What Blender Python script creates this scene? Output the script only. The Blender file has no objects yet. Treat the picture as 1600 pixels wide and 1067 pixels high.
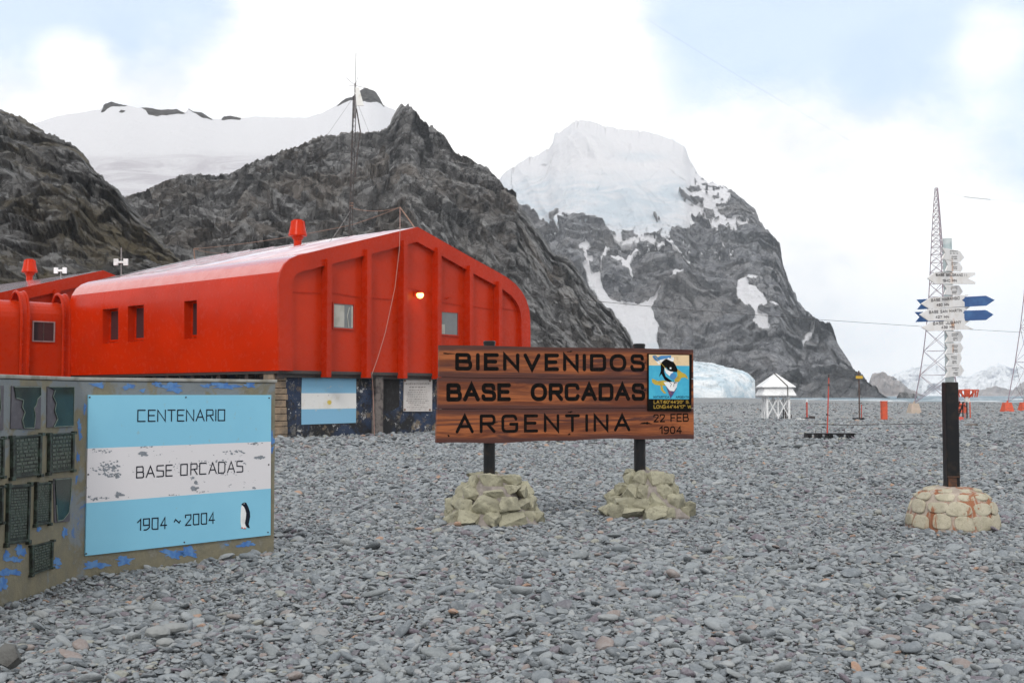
import bpy, bmesh, math, random
import numpy as np
from mathutils import Vector, Matrix
R = math.radians
random.seed(7)
C = bpy.context.scene.collection
sc = bpy.context.scene

# ------------------------------------------------------------------ camera
F, CX, CY, EYE = 1800.0, 800.0, 533.5, 1.6
TILT = math.atan(84.5 / F)
cd = bpy.data.cameras.new('camera'); cam = bpy.data.objects.new('camera', cd); C.objects.link(cam)
cd.sensor_width = 36; cd.lens = 36 * F / 1600; cd.clip_start = 0.1; cd.clip_end = 30000
cam.location = (0, 0, EYE); cam.rotation_euler = (R(90) + TILT, 0, 0)
sc.camera = cam
ct, st = math.cos(TILT), math.sin(TILT)
def ray(x, y):
    a = (x - CX) / F; b = (CY - y) / F
    return Vector((a, ct - st * b, st + ct * b))
def P(x, y, Y):
    d = ray(x, y); return Vector((0, 0, EYE)) + d * (Y / d.y)
def PZ(x, y, z=0.0):
    d = ray(x, y); return Vector((0, 0, EYE)) + d * ((z - EYE) / d.z)

# ------------------------------------------------------------------ light
SUN_EL, SUN_AZ = 38.0, -168.0      # azimuth measured clockwise from +Y; behind and left of the camera
w = bpy.data.worlds.new('World'); sc.world = w; w.use_nodes = True
nt = w.node_tree; nt.nodes.clear()
def nn(nt, typ, **kw):
    n = nt.nodes.new(typ)
    for k, v in kw.items():
        if k[0] == '_': setattr(n, k[1:], v)
        else:
            s = n.inputs[int(k[1:])] if (k[0] == 'i' and k[1:].isdigit()) else n.inputs[k.replace('__', ' ')]
            if isinstance(v, bpy.types.NodeSocket): nt.links.new(v, s)
            else: s.default_value = v
    return n
def mth(nt, op, a, b=0.0, c=0.0, clamp=False):
    return nn(nt, 'ShaderNodeMath', _operation=op, _use_clamp=clamp, i0=a, i1=b, i2=c).outputs[0]
def mix(nt, f, a, b, mode='MIX'):
    n = nt.nodes.new('ShaderNodeMix'); n.data_type = 'RGBA'; n.blend_type = mode
    for s, v in ((n.inputs[0], f), (n.inputs[6], a), (n.inputs[7], b)):
        if isinstance(v, bpy.types.NodeSocket): nt.links.new(v, s)
        elif isinstance(v, (tuple, list)): s.default_value = tuple(v) + ((1,) if len(v) == 3 else ())
        else: s.default_value = v
    return n.outputs[2]
def mapr(nt, v, a, b, c=0.0, d=1.0):
    n = nn(nt, 'ShaderNodeMapRange', _interpolation_type='SMOOTHSTEP', i0=v, i1=a, i2=b, i3=c, i4=d)
    return n.outputs[0]
sky = nn(nt, 'ShaderNodeTexSky', _sky_type='NISHITA', _sun_disc=False, _sun_elevation=R(SUN_EL), _sun_rotation=R(SUN_AZ))
sky.air_density = 1.0; sky.dust_density = 1.2; sky.ozone_density = 1.5
skyc = mix(nt, 1.0, sky.outputs[0], (0.14, 0.14, 0.14), 'MULTIPLY')
tc = nn(nt, 'ShaderNodeTexCoord')
mp = nn(nt, 'ShaderNodeMapping', Vector=tc.outputs['Generated'], Scale=(1, 1, 1.7))
n1 = nn(nt, 'ShaderNodeTexNoise', Vector=mp.outputs[0], Scale=3.6, Detail=9.0, Roughness=0.56, Distortion=0.25).outputs[0]
n2 = nn(nt, 'ShaderNodeTexNoise', Vector=mp.outputs[0], Scale=9.0, Detail=8.0, Roughness=0.6).outputs[0]
def blob(x, y, r, soft=0.8):
    d = ray(x, y).normalized()
    v = nn(nt, 'ShaderNodeVectorMath', _operation='DISTANCE', i0=tc.outputs['Generated'], i1=tuple(d)).outputs['Value']
    return mapr(nt, v, r / F * 1.35, r / F * (1.35 - soft * 1.3))
acc = None
for (x, y, r, a) in [(640, 130, 340, 1.3), (850, 60, 150, 0.7), (60, 200, 230, 1.2), (120, 80, 60, 0.9), (1230, 300, 190, 1.3), (1330, 500, 260, 1.0), (1600, 540, 230, 1.0),
                     (1545, 60, 60, .6), (1480, 200, 110, .55), (1000, 240, 200, .35), (300, 260, 260, .8), (1250, 150, 170, .05), (1150, 40, 200, -.30), (220, 0, 190, -1.3), (30, 10, 150, -1.1), (1380, 40, 320, -.6), (1090, 150, 110, -.15)]:
    b = mth(nt, 'MULTIPLY', blob(x, y, r), a)
    acc = b if acc is None else mth(nt, 'ADD', acc, b)
# away from the photographed part of the sky: broken cloud everywhere
v = nn(nt, 'ShaderNodeVectorMath', _operation='DISTANCE', i0=tc.outputs['Generated'], i1=(0, .98, .17)).outputs['Value']
acc = mth(nt, 'ADD', acc, mapr(nt, v, 0.6, 0.9, 0.0, 0.75))
nz = mth(nt, 'ADD', mth(nt, 'MULTIPLY', mth(nt, 'SUBTRACT', n1, .5), 1.9), mth(nt, 'MULTIPLY', mth(nt, 'SUBTRACT', n2, .5), .9))
cl = mapr(nt, mth(nt, 'ADD', acc, nz), -0.45, 0.75, 0.22, 1.0)
shade = mapr(nt, mth(nt, 'ADD', mth(nt, 'MULTIPLY', n2, .5), mth(nt, 'MULTIPLY', n1, .5)), 0.38, 0.56)
cloud = mix(nt, shade, (1.00, 1.02, 1.06), (1.28, 1.27, 1.25))
final = mix(nt, cl, mix(nt, .72, skyc, (.72, .92, 1.16)), cloud)
bg = nn(nt, 'ShaderNodeBackground', Color=final, Strength=1.0)
nn(nt, 'ShaderNodeOutputWorld', Surface=bg.outputs[0])

sd = bpy.data.lights.new('sun', 'SUN'); sun = bpy.data.objects.new('sun', sd); C.objects.link(sun)
sd.energy = 1.4; sd.angle = R(12); sd.color = (1.0, 0.96, 0.9)
az = R(SUN_AZ); el = R(SUN_EL)
sdir = Vector((math.sin(az) * math.cos(el), math.cos(az) * math.cos(el), math.sin(el)))
sun.rotation_euler = sdir.to_track_quat('Z', 'Y').to_euler(); sun.location = sdir * 50
sc.view_settings.view_transform = 'Standard'; sc.view_settings.look = 'None'
sc.view_settings.exposure = 0.0; sc.view_settings.gamma = 1.0
sc.cycles.volume_bounces = 1; sc.cycles.max_bounces = 6

# ------------------------------------------------------------------ numpy noise
def _hash(ix, iy, iz, seed):
    h = (ix.astype(np.int64) * 374761393 + iy.astype(np.int64) * 668265263 + iz.astype(np.int64) * 2147483647 + seed * 974634777) & 0xffffffff
    h = ((h ^ (h >> 13)) * 1274126177) & 0xffffffff
    h = ((h ^ (h >> 16)) * 2246822519) & 0xffffffff
    return ((h ^ (h >> 15)) & 0xffff) / 65535.0
def vnoise(x, y, z, seed=0):
    x, y, z = np.broadcast_arrays(np.asarray(x, float), np.asarray(y, float), np.asarray(z, float))
    ix, iy, iz = np.floor(x), np.floor(y), np.floor(z)
    fx, fy, fz = x - ix, y - iy, z - iz
    fx, fy, fz = [t * t * t * (t * (t * 6 - 15) + 10) for t in (fx, fy, fz)]
    r = 0
    for a in (0, 1):
        for b in (0, 1):
            for c in (0, 1):
                r = r + _hash(ix + a, iy + b, iz + c, seed) * (fx if a else 1 - fx) * (fy if b else 1 - fy) * (fz if c else 1 - fz)
    return r
def fbm(x, y, z, o=5, seed=0, g=.5):
    s = 0; a = 1; t = 0
    for k in range(o):
        s = s + a * (vnoise(x, y, z, seed + k) * 2 - 1); t += a; a *= g; x, y, z = x * 2.03 + 7.1, y * 2.03 + 3.7, z * 2.03 + 1.3
    return s / t
def ridged(x, y, z, o=5, seed=0, g=.5):
    s = 0; a = 1; t = 0
    for k in range(o):
        s = s + a * (1 - np.abs(vnoise(x, y, z, seed + k) * 2 - 1)); t += a; a *= g; x, y, z = x * 2.07 + 5.1, y * 2.07 + 9.7, z * 2.07 + 2.3
    return s / t * 2 - 1

def facets(x, y, z, seed=0):
    """cells, each a tilted plane of its own: broken rock faces, roughly -1..1"""
    sh = np.broadcast(x, y, z).shape
    x, y, z = [np.broadcast_to(q, sh).ravel() for q in (x, y, z)]
    ix, iy, iz = np.floor(x), np.floor(y), np.floor(z)
    best = np.full(x.shape, 9.0); val = np.zeros(x.shape)
    for a in (-1, 0, 1):
        for b in (-1, 0, 1):
            for c in (-1, 0, 1):
                jx, jy, jz = ix + a, iy + b, iz + c
                h1, h2, h3 = _hash(jx, jy, jz, seed), _hash(jx, jy, jz, seed + 1), _hash(jx, jy, jz, seed + 2)
                dx, dy, dz = x - jx - h1, y - jy - h2, z - jz - h3
                d = dx * dx + dy * dy + dz * dz
                m = d < best; best = np.where(m, d, best)
                g1, g2, g3, g4 = [_hash(jx, jy, jz, seed + q) * 2 - 1 for q in (3, 4, 5, 6)]
                val = np.where(m, (dx * g1 + dy * g2 + dz * g3) * 1.6 + g4 * .45, val)
    return val.reshape(sh)

# ------------------------------------------------------------------ objects
WLOC = {}
def tag(o, label=None, cat=None, group=None, kind=None):
    if label: o['label'] = label
    if cat: o['category'] = cat
    if group: o['group'] = group
    if kind: o['kind'] = kind
    return o
def thing(name, label, cat, loc, group=None):
    o = bpy.data.objects.new(name, None); C.objects.link(o); o.location = loc; o.empty_display_size = .2
    WLOC[o.name] = Vector(loc); return tag(o, label, cat, group)
class MB:
    def __init__(s): s.v = []; s.f = []; s.mi = []
    def add(s, vs, fs, m=0):
        b = len(s.v); s.v += [tuple(q) for q in vs]; s.f += [tuple(i + b for i in f) for f in fs]; s.mi += [m] * len(fs); return s
    def box(s, c, size, rz=0, m=0, M=None, taper=1.0):
        vs = []
        for z in (-.5, .5):
            k = 1.0 if z < 0 else taper
            for x, y in ((-.5, -.5), (.5, -.5), (.5, .5), (-.5, .5)):
                vs.append(Vector((x * size[0] * k, y * size[1] * k, z * size[2])))
        T = M if M is not None else Matrix.Translation(c) @ Matrix.Rotation(rz, 4, 'Z')
        return s.add([T @ q for q in vs], [(3, 2, 1, 0), (4, 5, 6, 7), (0, 1, 5, 4), (1, 2, 6, 5), (2, 3, 7, 6), (3, 0, 4, 7)], m)
    def tube(s, pts, r, n=8, m=0, caps=True, r2=None):
        pts = [Vector(p) for p in pts]; rings = []
        L = len(pts)
        for i, p in enumerate(pts):
            d = (pts[min(i + 1, L - 1)] - pts[max(i - 1, 0)]).normalized()
            a = d.orthogonal() if i == 0 else (pa - d * pa.dot(d))
            a.normalize(); pa = a.copy(); b = d.cross(a)
            rr = r if r2 is None else r + (r2 - r) * i / (L - 1)
            rings.append([p + a * (math.cos(t) * rr) + b * (math.sin(t) * rr) for t in [2 * math.pi * k / n for k in range(n)]])
        vs = [q for g in rings for q in g]; fs = []
        for i in range(L - 1):
            for k in range(n):
                fs.append((i * n + k, i * n + (k + 1) % n, (i + 1) * n + (k + 1) % n, (i + 1) * n + k))
        if caps: fs += [tuple(range(n))[::-1], tuple((L - 1) * n + k for k in range(n))]
        return s.add(vs, fs, m)
    def lathe(s, c, prof, n=24, m=0, rot=0):
        c = Vector(c); vs = []; fs = []; L = len(prof)
        for r, z in prof:
            for k in range(n):
                t = 2 * math.pi * k / n + rot; vs.append(c + Vector((math.cos(t) * r, math.sin(t) * r, z)))
        for i in range(L - 1):
            for k in range(n): fs.append((i * n + k, i * n + (k + 1) % n, (i + 1) * n + (k + 1) % n, (i + 1) * n + k))
        fs += [tuple(range(n))[::-1], tuple((L - 1) * n + k for k in range(n))]
        return s.add(vs, fs, m)
    def slab(s, poly, nrm, th, m=0, back=0.0):
        """flat polygon (world points) given thickness th along nrm"""
        nrm = Vector(nrm).normalized(); n = len(poly)
        a = [Vector(q) + nrm * back for q in poly]; b = [q + nrm * th for q in a]
        fs = [tuple(range(n))[::-1], tuple(range(n, 2 * n))] + [(i, (i + 1) % n, n + (i + 1) % n, n + i) for i in range(n)]
        return s.add(a + b, fs, m)
    def hull(s, pts, m=0):
        bm = bmesh.new()
        for q in pts: bm.verts.new(q)
        bmesh.ops.convex_hull(bm, input=bm.verts)
        bmesh.ops.delete(bm, geom=[q for q in bm.verts if not q.link_faces], context='VERTS')
        bm.verts.index_update(); bm.verts.ensure_lookup_table()
        vs = [q.co.copy() for q in bm.verts]; fs = [tuple(q.index for q in f.verts) for f in bm.faces]; bm.free()
        return s.add(vs, fs, m)
def obj(name, mb, mat, parent=None, smooth=False, bevel=0, fixn=True):
    me = bpy.data.meshes.new(name)
    off = WLOC[parent.name] if parent else Vector((0, 0, 0))
    me.from_pydata([Vector(q) - off for q in mb.v], [], mb.f)
    mats = mat if isinstance(mat, (list, tuple)) else [mat]
    for q in mats: me.materials.append(q)
    me.polygons.foreach_set('material_index', mb.mi)
    if fixn:
        bm = bmesh.new(); bm.from_mesh(me); bmesh.ops.recalc_face_normals(bm, faces=bm.faces); bm.to_mesh(me); bm.free()
    o = bpy.data.objects.new(name, me); C.objects.link(o)
    if parent: o.parent = parent
    WLOC[o.name] = off
    if smooth:
        me.polygons.foreach_set('use_smooth', [True] * len(me.polygons))
        me.set_sharp_from_angle(angle=R(smooth if smooth > 1 else 40))
    if bevel:
        b = o.modifiers.new('bevel', 'BEVEL'); b.width = bevel; b.segments = 2; b.limit_method = 'ANGLE'; b.angle_limit = R(35)
    return o
def solo(name, mb, mat, loc, label, cat, group=None, kind=None, **kw):
    """a thing that is one mesh, its origin at its base"""
    o = obj(name, mb, mat, **kw); loc = Vector(loc)
    o.data.transform(Matrix.Translation(-loc)); o.location = loc; WLOC[o.name] = loc
    return tag(o, label, cat, group, kind)

# ------------------------------------------------------------------ materials
def material(name):
    m = bpy.data.materials.new(name); m.use_nodes = True
    t = m.node_tree; return m, t, t.nodes['Principled BSDF']
def coords(t, scale=(1, 1, 1), kind='Object', rot=(0, 0, 0)):
    c = nn(t, 'ShaderNodeTexCoord').outputs[kind]
    return nn(t, 'ShaderNodeMapping', Vector=c, Scale=scale, Rotation=rot).outputs[0]
def noise(t, v, s, d=6.0, r=.55, dist=0.0):
    return nn(t, 'ShaderNodeTexNoise', Vector=v, Scale=s, Detail=d, Roughness=r, Distortion=dist).outputs[0]
def bump(t, b, h, strength=.3, dist=.02, normal=None):
    n = nn(t, 'ShaderNodeBump', Height=h, Strength=strength, Distance=dist)
    if normal is not None: t.links.new(normal, n.inputs['Normal'])
    t.links.new(n.outputs[0], b.inputs['Normal']); return n.outputs[0]
def setc(t, b, c):
    if isinstance(c, bpy.types.NodeSocket): t.links.new(c, b.inputs['Base Color'])
    else: b.inputs['Base Color'].default_value = tuple(c) + (1,)
def paint(name, col, col2=None, rough=.5, scale=6, lo=.45, hi=.65, bs=.15, bd=.004, metal=0, spec=.5, fine=60):
    m, t, b = material(name); v = coords(t)
    c2 = col2 or tuple(x * .75 for x in col)
    n = noise(t, v, scale, 8, .6)
    setc(t, b, mix(t, mapr(t, n, lo, hi), col, c2))
    b.inputs['Roughness'].default_value = rough; b.inputs['Metallic'].default_value = metal
    b.inputs['Specular IOR Level'].default_value = spec
    bump(t, b, noise(t, v, fine, 5, .6), bs, bd); return m

M_black = paint('black_paint', (.009, .010, .012), (.022, .018, .016), .35, 9, spec=.22)
M_dark = paint('dark_metal', (.035, .033, .035), (.07, .045, .035), .55, 9)
M_rustwire = paint('rusty_wire', (.25, .16, .12), (.12, .07, .05), .7, 20)
M_greywire = paint('grey_wire', (.28, .27, .27), (.18, .17, .18), .6, 20)
M_orange = paint('orange_paint', (.62, .09, .035), (.42, .075, .04), .5, 5)
M_redpole = paint('red_pole_paint', (.5, .06, .04), (.35, .09, .06), .5, 5)
M_white = paint('white_paint', (.78, .79, .8), (.62, .63, .64), .5, 4)
M_offw = paint('weathered_white_paint', (.72, .72, .70), (.58, .56, .50), .5, 5, .5, .7)
M_blue = paint('blue_paint', (.028, .085, .24), (.04, .12, .29), .5, 8)
M_yellow = paint('yellow_paint', (.55, .36, .04), (.45, .27, .03), .5, 12)
M_tower = paint('tower_steel', (.26, .22, .27), (.30, .20, .22), .6, 3)
M_conc = paint('pale_concrete', (.42, .35, .29), (.5, .4, .34), .8, 2)
M_letter = paint('routed_black_lettering', (.004, .004, .004), (.018, .010, .007), .7, 30, .5, .7, spec=.08)
M_ink = paint('black_sign_ink', (.008, .011, .022), (.03, .04, .06), .6, 30, .55, .8, spec=.1)
M_ink2 = paint('faded_sign_ink', (.05, .045, .05), (.18, .16, .15), .6, 40, .5, .75, spec=.1)

def red_mat(name='red_paint', base=(.52, .022, .0), base2=(.45, .019, .0), rough=.2):
    m, t, b = material(name); v = coords(t)
    n = noise(t, v, .5, 6, .6); n2 = noise(t, v, 4, 8, .7)
    c = mix(t, mapr(t, n, .35, .65), base, base2)
    c = mix(t, mapr(t, n2, .66, .80, 0, .15), c, (.50, .03, .01))
    # weathering streaks
    vs = coords(t, (5, 5, .35)); s = noise(t, vs, 2.2, 6, .6)
    c = mix(t, mapr(t, s, .58, .75, 0, .35), c, (.36, .022, .015))
    setc(t, b, c)
    t.links.new(mapr(t, n2, .3, .7, rough, rough + .10), b.inputs['Roughness'])
    h = mth(t, 'ADD', mth(t, 'MULTIPLY', noise(t, v, .9, 3, .5), 1.0), mth(t, 'MULTIPLY', noise(t, v, 14, 4, .6), .012))
    b.inputs['Specular IOR Level'].default_value = .16
    bump(t, b, h, .22, .09); return m
M_red = red_mat()
M_redg = red_mat('red_gable_paint', (.48, .029, .004), (.41, .025, .004), .24)
M_rib = red_mat('red_rib_paint', (.45, .025, .004), (.37, .021, .004), .22)

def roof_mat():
    m, t, b = material('roof_painted_sky_sheen'); v = coords(t)
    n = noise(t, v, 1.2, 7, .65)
    setc(t, b, mix(t, mapr(t, n, .35, .65), (.60, .36, .39), (.70, .60, .65)))  # pale pink and lavender over the red: the sky's reflection put into the colour
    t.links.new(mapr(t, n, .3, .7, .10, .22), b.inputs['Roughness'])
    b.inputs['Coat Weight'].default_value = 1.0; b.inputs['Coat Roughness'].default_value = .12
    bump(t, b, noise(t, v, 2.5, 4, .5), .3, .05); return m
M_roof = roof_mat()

def glass_mat(name, col, rough=.08):
    m, t, b = material(name); v = coords(t)
    setc(t, b, mix(t, noise(t, v, 3, 3), col, tuple(x * .6 for x in col)))
    b.inputs['Roughness'].default_value = rough; b.inputs['Coat Weight'].default_value = .6; return m
def eave_mat():
    m, t, b = material('glossy_red_eave_paint'); v = coords(t); n = noise(t, v, 1.4, 7, .65)
    setc(t, b, mix(t, mapr(t, n, .35, .65), (.47, .035, .022), (.52, .10, .085))); t.links.new(mapr(t, n, .3, .7, .14, .26), b.inputs['Roughness'])
    b.inputs['Specular IOR Level'].default_value = .8; b.inputs['Coat Weight'].default_value = .8; b.inputs['Coat Roughness'].default_value = .15
    bump(t, b, noise(t, v, 1.6, 4, .5), .25, .05); return m
M_eave = eave_mat()
M_glass = glass_mat('window_glass', (.13, .14, .14))
M_glassd = glass_mat('dark_window_glass', (.035, .03, .035))
M_curtain = paint('pale_curtain', (.42, .42, .38), (.34, .34, .3), .8, 3)

def foundation_mat():
    m, t, b = material('flaking_foundation_paint'); v = coords(t)
    n = noise(t, v, 1.1, 8, .65, .4); n2 = noise(t, v, 3.2, 9, .72, .3); n3 = noise(t, v, 2.0, 9, .7)
    n4 = noise(t, v, 6.0, 9, .75)
    c = mix(t, mapr(t, n, .42, .6), (.010, .011, .014), (.018, .034, .075))
    c = mix(t, mapr(t, n2, .55, .61), c, (.12, .115, .11))
    c = mix(t, mapr(t, mth(t, 'ADD', n4, mth(t, 'MULTIPLY', mth(t, 'SUBTRACT', n3, .5), 1.6)), .67, .72), c, (.42, .42, .42))
    c = mix(t, mapr(t, noise(t, v, 1.7, 8, .7), .54, .62, 0, .8), c, (.17, .13, .085))
    c = mix(t, mapr(t, n3, .42, .38), c, (.012, .012, .013))
    setc(t, b, c); b.inputs['Roughness'].default_value = .8
    bump(t, b, n2, .6, .04); return m
M_found = foundation_mat()
def brick_mat():
    m, t, b = material('tan_stone_block'); v = coords(t)
    n = noise(t, v, 3, 7, .65)
    setc(t, b, mix(t, mapr(t, n, .35, .65), (.30, .22, .15), (.15, .12, .09)))
    b.inputs['Roughness'].default_value = .85; bump(t, b, noise(t, v, 18, 7, .65), .5, .03); return m
M_brick = brick_mat()

def rock_mat(name, c1, c2, c3, lichen, snow=False, sc_=1.0, amount=.5, icec=(.50, .57, .64)):
    m, t, b = material(name); v = coords(t)
    a = noise(t, v, .010 * sc_, 10, .68, .3); bb = noise(t, v, .045 * sc_, 10, .75, .1); g = noise(t, v, .17 * sc_, 10, .78)
    d = noise(t, coords(t, (1, 1, 2.6), rot=(.5, .35, 0)), .035 * sc_, 10, .78, .1)
    e = noise(t, coords(t, (1.6, 1, .8), rot=(0, .6, .3)), .09 * sc_, 10, .80, .05)
    vo = nn(t, 'ShaderNodeTexVoronoi', Vector=nn(t, 'ShaderNodeVectorMath', _operation='ADD', i0=v, i1=mix(t, 1.0, (5.0 / sc_,) * 3, nn(t, 'ShaderNodeTexNoise', Vector=v, Scale=.08 * sc_, Detail=5.0).outputs[1], 'MULTIPLY')).outputs[0], Scale=.055 * sc_, Randomness=1.0)
    warp = vo.inputs['Vector'].links[0].from_socket
    vb = nn(t, 'ShaderNodeTexVoronoi', Vector=warp, Scale=.17 * sc_, Randomness=1.0); vb_ = nn(t, 'ShaderNodeSeparateColor', Color=vb.outputs['Color']).outputs
    ve = nn(t, 'ShaderNodeTexVoronoi', _feature='DISTANCE_TO_EDGE', Vector=warp, Scale=.075 * sc_, Randomness=1.0).outputs[0]
    vs_ = nn(t, 'ShaderNodeSeparateColor', Color=vo.outputs['Color']).outputs
    c = mix(t, mapr(t, bb, .40, .58), c1, c2)
    c = mix(t, mapr(t, vs_[0], .3, .9, 0, .55), c, c3)
    c = mix(t, mapr(t, vs_[1], .6, .9, 0, .5), c, tuple(x * .55 for x in c1))
    c = mix(t, mapr(t, d, .52, .60, 0, .7), c, c3)
    c = mix(t, mapr(t, g, .55, .62, 0, .9), c, tuple(x * 1.35 for x in c3))
    c = mix(t, mapr(t, vb_[0], .55, .95, 0, .6), c, tuple(x * 1.15 for x in c3))
    c = mix(t, mapr(t, vb_[1], .60, .95, 0, .55), c, tuple(x * .5 for x in c1))
    c = mix(t, mapr(t, a, .46, .62, 0, amount), c, lichen)
    c = mix(t, mapr(t, ve, .06, .0, 0, .5), c, tuple(x * .3 for x in c1))
    c = mix(t, mapr(t, e, .45, .39, 0, .75), c, tuple(x * .40 for x in c1))
    c = mix(t, mapr(t, g, .43, .36, 0, .75), c, tuple(x * .40 for x in c1))
    h = mth(t, 'ADD', mth(t, 'MULTIPLY', bb, 1.0), mth(t, 'ADD', mth(t, 'MULTIPLY', g, .7), mth(t, 'ADD', mth(t, 'MULTIPLY', d, .8), mth(t, 'MULTIPLY', e, .8))))
    b.inputs['Roughness'].default_value = .9; b.inputs['Specular IOR Level'].default_value = .2
    if snow:
        at = nn(t, 'ShaderNodeAttribute', _attribute_name='snow').outputs['Fac']
        di = nn(t, 'ShaderNodeAttribute', _attribute_name='ice').outputs['Fac']
        sn = mix(t, mth(t, 'MULTIPLY', di, mapr(t, noise(t, coords(t, (1, 1, 3.5)), .012 * sc_, 9, .7, 1.5), .38, .62, .15, .85)), (.74, .74, .77), icec)
        f = mapr(t, mth(t, 'ADD', at, mth(t, 'MULTIPLY', mth(t, 'SUBTRACT', g, .5), .7)), .42, .52)
        c = mix(t, f, c, sn)
        h = mix(t, f, h, mix(t, .25, (0.5, .5, .5), h))
    setc(t, b, c); bump(t, b, h, 1.0, 12.0 / sc_); return m

# ------------------------------------------------------------------ mesh grids
def grid(name, Pt, mat, attrs=None, smooth=True):
    nr, nc = Pt.shape[:2]
    me = bpy.data.meshes.new(name)
    me.vertices.add(nr * nc); me.vertices.foreach_set('co', Pt.reshape(-1).astype(np.float32))
    i = np.arange((nr - 1) * (nc - 1)); r, c = i // (nc - 1), i % (nc - 1)
    a = r * nc + c
    q = np.stack([a, a + 1, a + nc + 1, a + nc], 1).astype(np.int32)
    me.loops.add(q.size); me.loops.foreach_set('vertex_index', q.reshape(-1))
    me.polygons.add(len(q)); me.polygons.foreach_set('loop_start', np.arange(0, q.size, 4, dtype=np.int32))
    me.update(calc_edges=True); me.validate()
    me.polygons.foreach_set('use_smooth', [smooth] * len(me.polygons))
    for k, arr in (attrs or {}).items():
        at = me.attributes.new(k, 'FLOAT', 'POINT'); at.data.foreach_set('value', arr.reshape(-1).astype(np.float32))
    me.materials.append(mat)
    o = bpy.data.objects.new(name, me); C.objects.link(o); return o
def in_poly(px, py, poly):
    r = np.zeros(px.shape, bool); n = len(poly)
    for i in range(n):
        x1, y1 = poly[i]; x2, y2 = poly[(i + 1) % n]
        if y1 == y2: continue
        cnd = ((y1 > py) != (y2 > py)) & (px < (x2 - x1) * (py - y1) / (y2 - y1) + x1)
        r ^= cnd
    return r
def soft_mask(px, py, polys, jit=2.2, seed=50):
    """several jittered inside tests averaged: an uneven edge"""
    acc = np.zeros(px.shape)
    wx = fbm(px / 9, py / 9, 0, 4, seed) * jit * 2.0; wy = fbm(px / 9, py / 9, 5, 4, seed + 9) * jit * 2.0
    for dx, dy in ((0, 0), (1, 0), (-1, 0), (0, 1), (0, -1)):
        m = np.zeros(px.shape, bool)
        for q in polys: m |= in_poly(px + wx + dx * .8, py + wy + dy * .8, q)
        acc += m
    return acc / 5

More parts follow.
